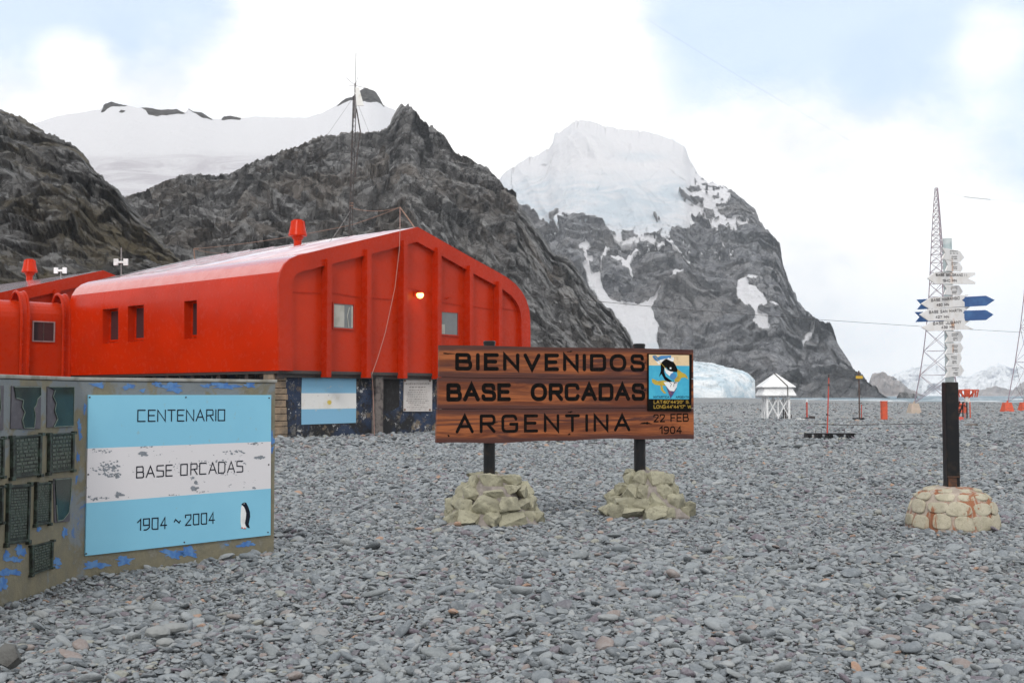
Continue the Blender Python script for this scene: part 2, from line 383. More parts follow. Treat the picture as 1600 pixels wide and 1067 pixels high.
def mountain(name, sil, x0, x1, nx, ntr, Yb, Yc, zb, pw, amp, scl, mat, label, cat, seed=1, jag=1.0, masks=None, back=.5, smoothsnow=.85, gully=0.0, body=26, lump=.55):
    xs = np.linspace(x0, x1, nx)
    sx = [p[0] for p in sil]; sy = [p[1] for p in sil]
    ys = np.interp(xs, sx, sy)
    kn = max(3, int(round(body * nx / (x1 - x0))) | 1); kw_ = np.hanning(kn + 2)[1:-1]; kw_ /= kw_.sum()
    ysm = np.convolve(np.pad(ys, kn // 2, 'edge'), kw_, 'valid')
    jg = jag * (fbm(xs / 6, seed, 0, 4, seed + 3) * 2.2 + facets(xs / 5, 0 * xs, 0 * xs, seed) * 1.3)
    b = (CY - ys) / F; a = (xs - CX) / F
    ky = ct - st * b
    K = a / ky; T = (st + ct * b) / ky
    bs = (CY - ysm) / F; Ts = (st + ct * bs) / (ct - st * bs)
    Ycv = np.array([Yc(x) if callable(Yc) else Yc for x in xs]); Ybv = np.array([Yb(x) if callable(Yb) else Yb for x in xs])
    Zc = EYE + Ts * Ycv
    tf = np.linspace(0, 1, ntr) ** .9
    tb = 1 + np.linspace(0, 1, max(8, ntr // 10))[1:] * back
    t = np.concatenate([tf, tb])[:, None]
    Y = Ybv[None] + (Ycv - Ybv)[None] * t
    up = np.minimum(t, 1) ** pw
    down = np.maximum(t - 1, 0)
    Tj = T + jg / F
    Z = zb + (Zc[None] - zb) * (up - down * 1.3) + ((jg / F + T - Ts) * Ycv)[None] * np.clip(1 - np.abs(1 - t) * 9, 0, 1) ** 1.5
    X = K[None] * Y
    env = np.clip((1 - t) * 9, 0.0, 1) * np.clip(t * 12, 0.1, 1) + 0.03 + np.clip((t - 1) * .6, 0, .3)
    S = scl
    r1 = ridged(X / S, Y / S * .7, Z / S * .6, 6, seed, .55)
    r2 = ridged(X / S * 3.1 + Z / S * 1.5, Y / S * 2, Z / S * 2.0, 5, seed + 20, .6)
    r3 = fbm(X / S * 9, Y / S * 9, Z / S * 9, 4, seed + 30, .6)
    wx, wy = r2 * .05, r3 * .05
    f1 = facets(X / S * 2.6 + wx, Y / S * 2.6 + wy, Z / S * 2.0 + wx, seed + 60) ; f2 = facets(X / S * 7 + Z / S * 2, Y / S * 7, Z / S * 5 - X / S, seed + 70); f3 = facets(X / S * 17, Y / S * 17, Z / S * 13, seed + 80)
    disp = amp * r1 * lump; fine_ = amp * (f1 * .22 + r2 * .16 + r3 * .10 + f2 * .20 + f3 * .085)
    if masks and smoothsnow > .9: disp = disp * .15
    if gully: disp += amp * gully * ridged((X + Z * .35) / (S * .55), 0 * X, Z / (S * 4), 4, seed + 44, .55)
    nrm = np.array([0.0, -.80, .45])
    def push(X, Y, Z, D):
        return X - D * .15 * np.sign(K)[None], Y + nrm[1] * D, Z + nrm[2] * D * np.clip((1 - t) * 5 + .15, 0, 1)
    X, Y, Z = push(X, Y, Z, disp * env)
    lim = EYE + Tj[None] * Y * np.where(t < 1, 1 - (1 - t) * .02, 1)
    depth = Y * ct + (Z - EYE) * st     # where each point falls in the photograph: lays out the snow
    PX = CX + F * X / depth; PY = CY - F * ((np.minimum(Z, lim) - EYE) * ct - Y * st) / depth
    attrs = {}
    if masks:
        sn, ice = masks(PX, PY, X, Y, Z)
        attrs = {'snow': sn, 'ice': ice}
        fine_ = fine_ * (1 - .93 * sn)
    X, Y, Z = push(X, Y, Z, fine_ * env)
    lim = EYE + Tj[None] * Y * np.where(t < 1, 1 - (1 - t) * .02, 1)
    Z = np.where(t > 1, np.minimum(Z, lim - (t - 1) * 3), np.minimum(Z, lim))
    Z = np.maximum(Z, zb - 2)
    o = grid(name, np.stack([X, Y, Z], -1), mat, attrs)
    return tag(o, label, cat, None, 'structure')

# ================================================================== SETTING
def gz(x, y):
    x = np.asarray(x, float); y = np.asarray(y, float)
    return .05 * fbm(x / 3.1, y / 3.1, 0, 3, 5) * np.clip((y - 2) / 6, 0, 1) + .10 * fbm(x / 14, y / 14, 2, 3, 8) * np.clip((y - 18) / 20, 0, 1)
def beach():
    nx, ny = 260, 420
    U = np.linspace(-1.6, 1.6, nx)
    edge = np.interp(U, [-1.6, .19, .225, .3, .42, 1.6], [900, 900, 470, 330, 290, 290])
    t = np.linspace(0, 1, ny)[:, None] ** 3
    Y = -25 + (edge[None] + 25) * t + fbm(U[None] * 14, 0, 0, 3, 9) * 14 * t ** 3
    X = U[None] * (30 + np.maximum(Y, 0))
    Z = gz(X, Y) - .022 * np.clip((60 - Y) / 25, 0, 1)
    s = (1 - t) * (edge[None] + 25)
    Z = np.where(t > .97, Z - (t - .97) / .03 * 2.0, Z)
    m, tr, b = material('beach_gravel'); v = coords(tr)
    vo = nn(tr, 'ShaderNodeTexVoronoi', Vector=coords(tr, (1, .62, 1)), Scale=7.0, Randomness=1.0)
    vo2 = nn(tr, 'ShaderNodeTexVoronoi', Vector=coords(tr, (1, .5, 1)), Scale=2.2)
    sep = nn(tr, 'ShaderNodeSeparateColor', Color=vo.outputs['Color']).outputs
    c = mix(tr, sep[0], (.155, .165, .175), (.31, .325, .335))
    c = mix(tr, mapr(tr, sep[1], .75, .9), c, (.17, .155, .15))
    c = mix(tr, mapr(tr, noise(tr, v, .22, 6, .6), .42, .62, 0, .35), c, (.30, .30, .285))
    c = mix(tr, mapr(tr, noise(tr, coords(tr, (.35, 1, 1)), 1.1, 9, .8), .54, .62, 0, .8), c, (.085, .085, .09))
    setc(tr, b, c); b.inputs['Roughness'].default_value = .8
    h = mth(tr, 'ADD', mth(tr, 'MULTIPLY', vo.outputs['Distance'], -.6), mth(tr, 'ADD', mth(tr, 'MULTIPLY', vo2.outputs['Distance'], -.5), mth(tr, 'MULTIPLY', noise(tr, v, 3, 8, .7), 1.0)))
    bump(tr, b, h, .8, .12)
    o = grid('beach', np.stack([X, Y, Z], -1), m); tag(o, 'flat grey shingle beach running back to the sea', 'beach', None, 'structure')
beach()

def sea():
    m, t, b = material('sea_water')
    v = coords(t, (1, 1, 1))
    n = noise(t, coords(t, (.55, 1, 1)), .05, 8, .65, .4); n2 = noise(t, coords(t, (.25, 1, 1)), .022, 8, .7, .5)
    c = mix(t, mapr(t, n2, .35, .6), (.055, .12, .165), (.11, .20, .25))
    # surf near the beach: foam fades with distance off shore
    y = nn(t, 'ShaderNodeSeparateXYZ', Vector=nn(t, 'ShaderNodeTexCoord').outputs['Object']).outputs[1]
    near = mapr(t, y, 1300, 380)
    f = mapr(t, mth(t, 'ADD', n, mth(t, 'MULTIPLY', near, .12)), .60, .66)
    c = mix(t, f, c, (.8, .83, .85)); setc(t, b, c)
    t.links.new(mapr(t, f, 0, 1, .35, .8), b.inputs['Roughness'])
    b.inputs['Specular IOR Level'].default_value = .25
    bump(t, b, mth(t, 'ADD', noise(t, v, .12, 8, .7), n), 1.0, 3.0)
    ys = np.concatenate([np.linspace(-30, 1500, 300), np.linspace(1550, 9300, 40)]); xs = np.linspace(-1, 1, 160)
    Y = ys[:, None] + xs[None] * 0; X = xs[None] * (300 + np.maximum(Y, 0) * .97)
    Z = -.75 + .45 * ridged(X / 60, Y / 18, 0, 4, 3) * np.clip((Y - 200) / 100, 0, 1)
    o = grid('sea', np.stack([X, Y, Z], -1), m); tag(o, 'choppy grey blue sea with white surf', 'sea', None, 'structure')
sea()

M_rockA = rock_mat('dark_lichen_rock', (.12, .12, .122), (.21, .205, .203), (.40, .395, .395), (.18, .145, .08), sc_=2.6, amount=.85)
M_rockB = rock_mat('dark_grey_rock', (.175, .172, .175), (.27, .265, .268), (.48, .475, .475), (.27, .21, .155), sc_=1.9, amount=.45)
M_rockC = rock_mat('snowfield', (.07, .065, .06), (.12, .11, .10), (.18, .17, .16), (.1, .08, .06), snow=True, sc_=1.0, icec=(.50, .48, .52))
M_rockD = rock_mat('snowy_grey_rock', (.28, .285, .32), (.37, .375, .405), (.50, .505, .525), (.35, .31, .285), snow=True, sc_=.75, amount=.35, icec=(.53, .61, .68))

silA = [(-420, 120), (-300, 110), (-150, 140), (-60, 155), (0, 172.5), (24, 180), (51, 193), (72, 207), (90, 214), (111, 225), (129, 240), (144, 258), (150, 270), (160, 274), (165, 282), (183, 294), (192, 307), (210, 330), (240, 360), (264, 390), (330, 450), (400, 560)]
mountain('left_crag', silA, -420, 400, 560, 330, lambda x: 105 + max(0, x) * .08, lambda x: 330 - .35 * max(0, x), 0, 1.15, 13, 60, M_rockA, 'dark lichen stained rock slope at the left edge of the picture', 'mountain', 3, 1.2, gully=.4)

silB = [(60, 420), (120, 350), (170, 318), (192, 307), (216, 303), (240, 292.5), (261, 285), (291, 273), (330, 273.5), (357, 274.5), (372, 264), (400, 251), (432, 238.5), (470, 226), (508, 211), (543, 208), (572, 208), (600, 203), (607, 198), (612, 187), (616, 178), (620, 169), (628, 162.5), (633, 167), (637.5, 162), (641, 168), (645, 171), (652, 184), (664, 196), (677, 200), (696, 216), (706, 235), (735, 251), (750, 258), (767, 275), (778, 291), (799, 301), (808, 314), (825, 335), (840, 357), (855, 380), (863, 395), (889, 402), (907, 425), (922, 455), (949, 481), (971, 504), (982, 522), (992, 545), (1030, 590), (1055, 616), (1075, 622)]
mountain('dark_ridge', silB, 60, 1075, 820, 400, lambda x: 150 + max(0, x - 400) * .35, lambda x: 620 - max(0, x - 640) * .25, -1, 1.12, 22, 95, M_rockB, 'steep dark grey rock ridge behind the large red building', 'mountain', 11, 1.6, gully=.3, lump=.42)

silC = [(-200, 230), (0, 205), (55, 193), (90, 181.5), (129, 175.5), (157, 171), (163, 163), (174, 159), (186, 163), (200, 165), (216, 169), (228, 168), (250, 172), (276, 171), (289, 177), (295, 170), (303, 175), (315, 176), (330, 186), (345, 187), (350, 182), (360, 181), (372, 184), (378, 185), (400, 182.5), (429, 184), (480, 184), (505, 176), (527, 164), (540, 154), (550, 152), (559, 144), (567, 139), (573, 137.5), (580, 141), (586, 143), (593, 153), (599, 165), (617, 172), (650, 200), (700, 260)]
outC = [[(158, 176), (163, 160), (174, 150), (187, 158), (200, 166), (185, 167), (175, 166)], [(185, 175), (193, 172), (197, 175), (190, 177)], [(216, 166), (228, 160), (279, 160), (290, 178), (278, 179), (255, 181), (246, 183), (232, 180), (228, 172)], [(290, 170), (300, 160), (315, 165), (332, 188), (318, 185), (305, 178)], [(346, 188), (350, 175), (373, 175), (376, 187), (360, 187)],
        [(526, 167), (540, 150), (560, 130), (586, 130), (600, 160), (602, 170), (591, 161), (562, 158), (547, 157)]]
def maskC(PX, PY, X, Y, Z):
    m = soft_mask(PX, PY, outC, .8)
    ice = np.clip((PY - 236) / 18 + fbm(PX / 60, PY / 10, 0, 3, 4) * .5, 0, 1)
    return 1 - m, ice
mountain('snowfield', silC, -200, 700, 520, 260, 700, 1300, 60, .92, 14, 120, M_rockC, 'smooth white snowfield above the dark ridge with a few rock outcrops', 'snowfield', 21, .25, maskC, smoothsnow=.96, body=90)

silD = [(560, 420), (640, 360), (700, 320), (740, 298), (778, 279), (814, 252), (847, 239), (864, 226), (866, 210), (878, 206), (892, 192.5), (911, 187.6), (937, 194), (964, 202), (1012, 206.4), (1050, 217), (1072, 232), (1077, 249), (1089, 269), (1102, 282), (1125, 289), (1149, 301), (1168, 318.6), (1180, 327), (1185, 341), (1196, 357), (1209, 370), (1219, 381), (1222, 409), (1230, 433), (1241, 459), (1243, 471), (1265, 492), (1287, 506), (1291, 504), (1294, 503), (1298, 513), (1305, 534), (1320, 554), (1338, 582), (1348, 596), (1362, 606), (1374, 617), (1385, 622)]
z3 = lambda L: [(750 + a / 2.6675, 170 + b / 2.6675) for a, b in L]
z4 = lambda L: [(1050 + a / 2.883, 270 + b / 2.883) for a, b in L]
main = [(500, 420), (700, 100), (900, 100), (1100, 100), (1090, 268), (1103, 280), (1128, 288), (1137, 296), (1144, 305), (1133, 315), (1135, 325), (1121, 329), (1140, 343), (1154, 338), (1171, 346), (1168, 362), (1150, 372), (1140, 360), (1123, 353), (1123, 364), (1102, 350), (1078, 334), (1085, 353), (1072, 357), (1058, 352), (1045, 360), (1050, 374), (1067, 395), (1046, 380), (1030, 387), (1012, 375), (990, 381), (971, 384), (956, 372), (952, 358), (945, 350), (937, 344), (930, 336), (911, 337), (889, 335), (880, 330), (872, 345), (868, 365), (862, 362), (866, 348), (855, 350), (842, 345), (835, 338), (813, 320), (790, 320)]
gully = z3([(430, 655), (450, 640), (470, 690), (498, 678), (508, 745), (548, 790), (600, 812), (660, 815), (720, 790), (800, 700), (812, 668), (850, 675), (828, 692), (760, 755), (710, 835), (745, 900), (738, 960), (748, 1020), (680, 1030), (610, 930), (560, 855), (500, 800), (455, 745)])
gullyrock = z3([(655, 800), (720, 772), (690, 760), (640, 780)])
patches = [z3([(535, 613), (585, 610), (600, 630), (650, 575), (658, 585), (625, 640), (640, 715), (615, 670), (595, 670), (585, 630)]), z3([(408, 575), (440, 550), (460, 565), (440, 590), (450, 620), (475, 625), (470, 658), (440, 640), (425, 600)]),
           z3([(510, 600), (530, 560), (536, 565), (520, 610), (508, 680), (500, 680)]),
           z4([(300, 480), (330, 465), (345, 500), (380, 510), (405, 540), (430, 590), (405, 600), (385, 625), (430, 650), (445, 708), (400, 705), (360, 670), (372, 650), (330, 600), (290, 550)]), z4([(325, 472), (350, 457), (415, 482), (385, 486)]),
           z4([(435, 572), (460, 575), (487, 592), (465, 597)]), z4([(580, 770), (600, 735), (640, 688), (644, 695), (620, 740), (592, 778)]), z4([(600, 695), (615, 682), (622, 688), (605, 703)]),
           z4([(8, 433), (55, 435), (50, 450), (28, 462)]), z4([(215, 305), (230, 310), (240, 355), (228, 350)]), z4([(65, 395), (92, 408), (80, 412)])]
rocksD = [[(1060, 303), (1073, 309), (1090, 308), (1100, 312), (1097, 318), (1085, 323), (1068, 315)], [(1072, 294), (1092, 290), (1097, 296), (1090, 300), (1075, 299)], z4([(140, 190), (185, 180), (195, 205), (165, 220)]), z3([(285, 440), (325, 422), (330, 435), (290, 462)]), z3([(590, 515), (635, 512), (638, 540), (600, 542)]), z3([(715, 445), (760, 475), (740, 475)]), z3([(860, 215), (905, 265), (880, 240)]),
          z3([(720, 520), (770, 540), (780, 565), (740, 560)]), z4([(290, 230), (345, 240), (330, 262), (300, 255)]), z3([(275, 500), (310, 480), (320, 500), (300, 530)])]
def maskD(PX, PY, X, Y, Z):
    m = soft_mask(PX, PY, [main, gully] + patches, 1.6)
    r = soft_mask(PX, PY, rocksD, 1.5, 77)
    lace = (fbm(PX / 5, PY / 4, 0, 4, 91) > .26) * np.clip((PY - 345) / 25, 0, 1) * (PY < 400) * .9 + (fbm(PX / 6, PY / 4, 3, 4, 95) > .34) * (PX > 1085) * .9
    s = m * (1 - r) * (1 - np.clip(lace, 0, 1) * (PX < 1180) * (PY < 400))
    speck = ((fbm(PX / 4, PY / 3, 0, 3, 61) > .50) & (PY > 330) & (PY < 400)) * .8
    ice = np.clip((PY - 262) / 30, 0, 1) * np.clip((372 - PY) / 20, 0, 1) * np.clip((1085 - PX) / 25, 0, 1) + np.clip((PY - 510) / 40, 0, .8) * .9
    ice = ice + np.clip(1 - np.abs(PY - 245) / 12, 0, 1) * np.clip(1 - np.abs(PX - 1000) / 60, 0, 1) * .8
    return np.clip(s + speck, 0, 1), np.clip(ice, 0, 1)
mountain('snowy_peak', silD, 560, 1385, 760, 440, lambda x: 1180 - max(0, x - 1100) * .55, lambda x: 2000 - max(0, x - 1080) * 2.6, -3, 1.05, 60, 300, M_rockD, 'tall grey peak capped with snow across the bay', 'mountain', 31, 1.2, maskD, smoothsnow=.25, gully=.35)

# glacier tongue at the water's edge
def snout():
    m, t, b = material('glacier_ice'); v = coords(t)
    n = noise(t, coords(t, (1, 1, 2)), .035, 9, .7, 1.2); n2 = noise(t, v, .09, 8, .7, .6)
    c = mix(t, mapr(t, n, .38, .62), (.80, .84, .87), (.50, .62, .70)); c = mix(t, mapr(t, n2, .60, .72, 0, .6), c, (.45, .43, .42))
    z = nn(t, 'ShaderNodeSeparateXYZ', Vector=nn(t, 'ShaderNodeTexCoord').outputs['Object']).outputs[2]
    setc(t, b, c); b.inputs['Roughness'].default_value = .6; bump(t, b, mth(t, 'ADD', n, n2), .6, 5); 
    sil = [(960, 560), (1040, 556), (1081, 564), (1112, 567), (1137, 574), (1161, 579), (1170, 584), (1177, 590), (1183, 598), (1186, 604), (1187, 612), (1184, 620), (1180, 625)]
    o = mountain('glacier_tongue', sil, 960, 1190, 220, 70, lambda x: 880 + max(0, x - 1130) * 1.2, 965, -1, .45, 5, 40, m, 'rounded tongue of pale blue glacier ice at the foot of the peak', 'glacier', 41, .3)
snout()

# far shore
def far():
    m, t, b = material('far_rock'); v = coords(t)
    setc(t, b, mix(t, mapr(t, noise(t, v, .004, 9, .7, .6), .4, .6), (.22, .16, .13), (.42, .36, .33))); b.inputs['Roughness'].default_value = .9
    bump(t, b, noise(t, v, .006, 9, .7), .8, 40)
    s, t, b = material('far_snow'); v = coords(t)
    setc(t, b, mix(t, mapr(t, noise(t, v, .0035, 10, .76, .2), .54, .62), (.90, .91, .93), (.16, .17, .22))); b.inputs['Roughness'].default_value = .8
    bump(t, b, noise(t, v, .004, 9, .7), .8, 50)
    mountain('rock_island', [(1340, 624), (1352, 610), (1357, 599), (1362, 587), (1367, 582), (1381, 581.5), (1392, 589), (1409, 599), (1420, 607), (1431, 615), (1445, 621)], 1340, 1445, 120, 50, 4300, 4700, -5, .8, 70, 180, m, 'bare brown rock headland across the water', 'headland', 51, 1.0)
    mountain('far_snow_range', [(1300, 620), (1340, 606), (1370, 597), (1392, 588), (1420, 576.5), (1448, 568), (1471, 574), (1485, 582), (1501, 590), (1515, 586), (1527, 582), (1544, 574), (1563, 569), (1580, 576), (1600, 571), (1640, 560), (1700, 580), (1900, 600)], 1300, 1900, 380, 80, 6600, 8200, -5, .9, 170, 700, s, 'row of distant snow covered mountains on the horizon', 'mountain', 61, 1.3)
    mountain('low_far_hills', [(1500, 622), (1528, 612), (1545, 605), (1560, 604), (1580, 610), (1590, 603), (1600, 596), (1640, 585), (1800, 600)], 1500, 1800, 160, 40, 5600, 6000, -5, .8, 60, 260, m, 'low bare hills in front of the distant snow mountains', 'hill', 71, .8)
    mb = MB(); p = P(1413, 619, 900)
    for k in range(2):
        mb.hull([p + Vector((random.uniform(-6, 6) + k * 5, random.uniform(-3, 3), random.uniform(-3, 3.5 - k))) for _ in range(26)])
    solo('sea_rock', mb, M_rockB, (p.x, p.y, -1), 'small dark rock standing in the sea off the headland', 'rock')
far()

# ================================================================== lettering
G = {  # strokes: L straight, C curved (open), O curved (closed); advance width
'A': (.72, [('L', [(0, 0), (.36, 1), (.72, 0)]), ('L', [(.13, .34), (.59, .34)])]),
'B': (.62, [('L', [(0, 0), (0, 1)]), ('C', [(0, 1), (.30, 1), (.58, 1), (.58, .53), (.30, .53), (0, .53)]), ('C', [(.28, .53), (.64, .53), (.64, 0), (.28, 0), (0, 0)])]),
'C': (.66, [('C', [(.66, .78), (.60, 1), (.36, 1), (0, 1), (0, .5), (0, 0), (.36, 0), (.60, 0), (.66, .22)])]),
'D': (.66, [('L', [(0, 0), (0, 1)]), ('C', [(0, 1), (.30, 1), (.68, 1), (.68, .5), (.68, 0), (.30, 0), (0, 0)])]),
'E': (.56, [('L', [(.56, 1), (0, 1), (0, 0), (.56, 0)]), ('L', [(0, .52), (.48, .52)])]),
'F': (.54, [('L', [(.54, 1), (0, 1), (0, 0)]), ('L', [(0, .52), (.46, .52)])]),
'G': (.68, [('C', [(.64, .80), (.58, 1), (.36, 1), (0, 1), (0, .5), (0, 0), (.36, 0), (.66, 0), (.68, .22)]), ('L', [(.38, .46), (.68, .46), (.68, .10)])]),
'I': (.0, [('L', [(0, 0), (0, 1)])]),
'J': (.5, [('C', [(.5, 1), (.5, .3), (.5, 0), (.25, 0), (0, 0), (0, .3)])]),
'K': (.6, [('L', [(0, 0), (0, 1)]), ('L', [(.6, 1), (0, .42)]), ('L', [(.2, .6), (.6, 0)])]),
'L': (.5, [('L', [(0, 1), (0, 0), (.5, 0)])]),
'M': (.74, [('L', [(0, 0), (0, 1), (.37, .3), (.74, 1), (.74, 0)])]),
'N': (.64, [('L', [(0, 0), (0, 1), (.64, 0), (.64, 1)])]),
'O': (.72, [('O', [(0, 0), (0, 1), (.72, 1), (.72, 0)])]),
'P': (.58, [('L', [(0, 0), (0, 1)]), ('C', [(0, 1), (.30, 1), (.62, 1), (.62, .48), (.30, .48), (0, .48)])]),
'R': (.62, [('L', [(0, 0), (0, 1)]), ('C', [(0, 1), (.32, 1), (.62, 1), (.62, .5), (.32, .5), (0, .5)]), ('L', [(.30, .5), (.62, 0)])]),
'S': (.60, [('C', [(.57, .80), (.54, 1), (.30, 1), (.02, 1), (.02, .56), (.30, .53), (.62, .48), (.62, 0), (.30, 0), (.04, 0), (0, .22)])]),
'T': (.62, [('L', [(0, 1), (.62, 1)]), ('L', [(.31, 1), (.31, 0)])]),
'U': (.62, [('C', [(0, 1), (0, .3), (0, 0), (.31, 0), (.62, 0), (.62, .3), (.62, 1)])]),
'V': (.68, [('L', [(0, 1), (.34, 0), (.68, 1)])]),
'W': (.9, [('L', [(0, 1), (.22, 0), (.45, .9), (.68, 0), (.9, 1)])]),
'Y': (.64, [('L', [(0, 1), (.32, .5), (.64, 1)]), ('L', [(.32, .5), (.32, 0)])]),
'0': (.54, [('O', [(0, 0), (0, 1), (.54, 1), (.54, 0)])]),
'1': (.28, [('L', [(0, .72), (.28, 1), (.28, 0)])]),
'2': (.54, [('C', [(0, .75), (0, 1), (.27, 1), (.54, 1), (.54, .62), (.30, .35), (0, 0)]), ('L', [(0, 0), (.54, 0)])]),
'3': (.52, [('C', [(0, .95), (.25, 1), (.52, 1), (.52, .54), (.2, .54)]), ('C', [(.2, .54), (.54, .54), (.54, 0), (.25, 0), (0, .06)])]),
'4': (.56, [('L', [(.40, 0), (.40, 1), (0, .3), (.56, .3)])]),
'6': (.54, [('C', [(.50, .95), (.25, 1), (0, .8), (0, .3)]), ('O', [(0, 0), (0, .6), (.54, .6), (.54, 0)])]),
'7': (.52, [('L', [(0, 1), (.52, 1), (.18, 0)])]),
'8': (.54, [('O', [(.03, .53), (.03, 1), (.51, 1), (.51, .53)]), ('O', [(0, 0), (0, .53), (.54, .53), (.54, 0)])]),
'9': (.54, [('O', [(0, .42), (0, 1), (.54, 1), (.54, .42)]), ('C', [(.54, .7), (.54, .2), (.3, 0), (.06, 0)])]),
'~': (.6, [('C', [(0, .52), (.12, .75), (.3, .55), (.48, .35), (.6, .55)])]),
':': (.0, [('L', [(0, .12), (0, .16)]), ('L', [(0, .6), (0, .64)])]),
'.': (.0, [('L', [(0, 0), (0, .04)])]),
'*': (.16, [('O', [(0, .8), (0, 1.02), (.16, 1.02), (.16, .8)])]),
"'": (.0, [('L', [(0, 1), (0, .82)])]),
'"': (.14, [('L', [(0, 1), (0, .82)]), ('L', [(.14, 1), (.14, .82)])]),
' ': (.35, []),
}
SQ = {'C': [('L', [(.6, 1), (0, 1), (0, 0), (.6, 0)])], 'O': [('L', [(0, 0), (0, 1), (.6, 1), (.6, 0), (0, 0)])], '0': [('L', [(0, .08), (0, 1), (.54, 1), (.54, 0), (.08, 0), (0, .08)])],
      'S': [('L', [(.58, 1), (.06, 1), (0, .92), (0, .56), (.58, .5), (.6, .06), (.54, 0), (0, 0)])], 'B': [('L', [(0, 0), (0, 1), (.5, 1), (.56, .9), (.56, .56), (.5, .5), (0, .5)]), ('L', [(.5, .5), (.6, .4), (.6, .08), (.52, 0), (0, 0)])],
      'D': [('L', [(0, 0), (0, 1), (.52, 1), (.62, .86), (.62, .14), (.52, 0), (0, 0)])], 'R': [('L', [(0, 0), (0, 1), (.52, 1), (.58, .9), (.58, .52), (0, .46)]), ('L', [(.3, .48), (.6, 0)])]}
def chaikin(p, closed, k=3):
    p = [Vector(q) for q in p]
    for _ in range(k):
        q = []
        n = len(p)
        rng = range(n) if closed else range(n - 1)
        if not closed: q.append(p[0])
        for i in rng:
            a, b = p[i], p[(i + 1) % n]
            q += [a * .75 + b * .25, a * .25 + b * .75]
        if not closed: q.append(p[-1])
        p = q
    return p
def ribbon(mb, pts, w, to3, off, closed=False, cap=True, m=0):
    """flat stroke of width w along 2-D pts; to3 turns (s, z, off) into a point"""
    pts = [Vector(q) for q in pts]; n = len(pts); L = []; Rr = []
    for i in range(n):
        if closed: a, b = pts[(i - 1) % n], pts[(i + 1) % n]
        else: a, b = pts[max(i - 1, 0)], pts[min(i + 1, n - 1)]
        d1 = (pts[i] - a); d2 = (b - pts[i])
        if d1.length < 1e-9: d1 = d2
        if d2.length < 1e-9: d2 = d1
        d1.normalize(); d2.normalize()
        n1 = Vector((-d1.y, d1.x)); n2_ = Vector((-d2.y, d2.x)); mm = n1 + n2_
        if mm.length < .2: mm = n1.copy()
        mm.normalize(); k = 1 / max(.45, mm.dot(n1))
        L.append(pts[i] + mm * w * .5 * k); Rr.append(pts[i] - mm * w * .5 * k)
    vs = []; fs = []
    if cap and not closed:
        def fan(i, sgn):
            d = (pts[1] - pts[0]) if sgn < 0 else (pts[-1] - pts[-2]); d.normalize(); nn_ = Vector((-d.y, d.x))
            return [pts[i] + nn_ * w * .5 * math.cos(a) + d * sgn * w * .5 * math.sin(a) for a in [math.pi * j / 6 for j in range(7)]]
        for i, sg in ((0, -1), (n - 1, 1)):
            f = fan(i, sg); b = len(vs); vs += f; fs.append(tuple(range(b, b + len(f))))
    b = len(vs); vs += L + Rr
    for i in range(n if closed else n - 1): fs.append((b + i, b + (i + 1) % n, b + n + (i + 1) % n, b + n + i))
    mb.add([to3(q.x, q.y, off) for q in vs], fs, m)
def text(mb, s, to3, s0, s1, z0, z1, w, off=.001, square=False, gap=.30, zr=None, m=0):
    """fit string s between s0..s1 and z0..z1 ; zr = baseline heights at the right end"""
    H = z1 - z0
    adv = []; x = 0
    for ch in s:
        gw = G[ch][0]; adv.append(x); x += gw + gap
    tot = x - gap; inner = (s1 - s0 - w); k = inner / tot
    for i, ch in enumerate(s):
        st = SQ[ch] if (square and ch in SQ) else G[ch][1]
        for j, (typ, pts) in enumerate(st):
            if not square and typ in 'CO': p = chaikin(pts, typ == 'O')
            elif typ == 'O': p = [Vector(q) for q in pts]
            else: p = [Vector(q) for q in pts]
            q2 = []
            for q in p:
                xx = s0 + w / 2 + (adv[i] + q.x) * k; f = (xx - s0) / (s1 - s0)
                za, zb = (z0, z1) if zr is None else (z0 + (zr[0] - z0) * f, z1 + (zr[1] - z1) * f)
                q2.append((xx, za + w / 2 + q.y * (zb - za - w)))
            ribbon(mb, q2, w, to3, off + j * .0004, typ == 'O', m=m)

class Plane:
    """a vertical plane through p0 along the horizontal direction d; n faces the camera"""
    def __init__(s, p0, d):
        s.p0 = Vector((p0[0], p0[1], 0)); s.d = Vector((d[0], d[1], 0)).normalized(); s.n = Vector((s.d.y, -s.d.x, 0))
        if s.n.dot(-s.p0) < 0: s.n = -s.n
    def px(s, x, y, off=0.0):
        r = ray(x, y); o = Vector((0, 0, EYE)); p = s.p0 + s.n * off
        k = (p - o).dot(s.n) / r.dot(s.n); q = o + r * k
        return Vector(((q - p).dot(s.d), q.z))
    def to3(s, a, z, off=0.0): q = s.p0 + s.d * a + s.n * off; return Vector((q.x, q.y, z))
    def pt(s, x, y, off=0.0): a = s.px(x, y, off); return s.to3(a.x, a.y, off)
def textpx(mb, s, pl, zoom, lb, lt, rb, rt, w, off=.001, **kw):
    """lb lt rb rt: corner pixels of the writing in a zoomed crop (ox, oy, scale)"""
    ox, oy, k = zoom; f = lambda q: pl.px(ox + q[0] / k, oy + q[1] / k)
    a, b, c, d = f(lb), f(lt), f(rb), f(rt)
    text(mb, s, lambda x, z, o: pl.to3(x, z, o), (a.x + b.x) / 2, (c.x + d.x) / 2, a.y, b.y, w, off, zr=(c.y, d.y), **kw)
def polypx(mb, pl, zoom, pts, off, th=.002, m=0):
    ox, oy, k = zoom
    mb.slab([pl.pt(ox + a / k, oy + b / k, off) for a, b in pts], pl.n, th, m)
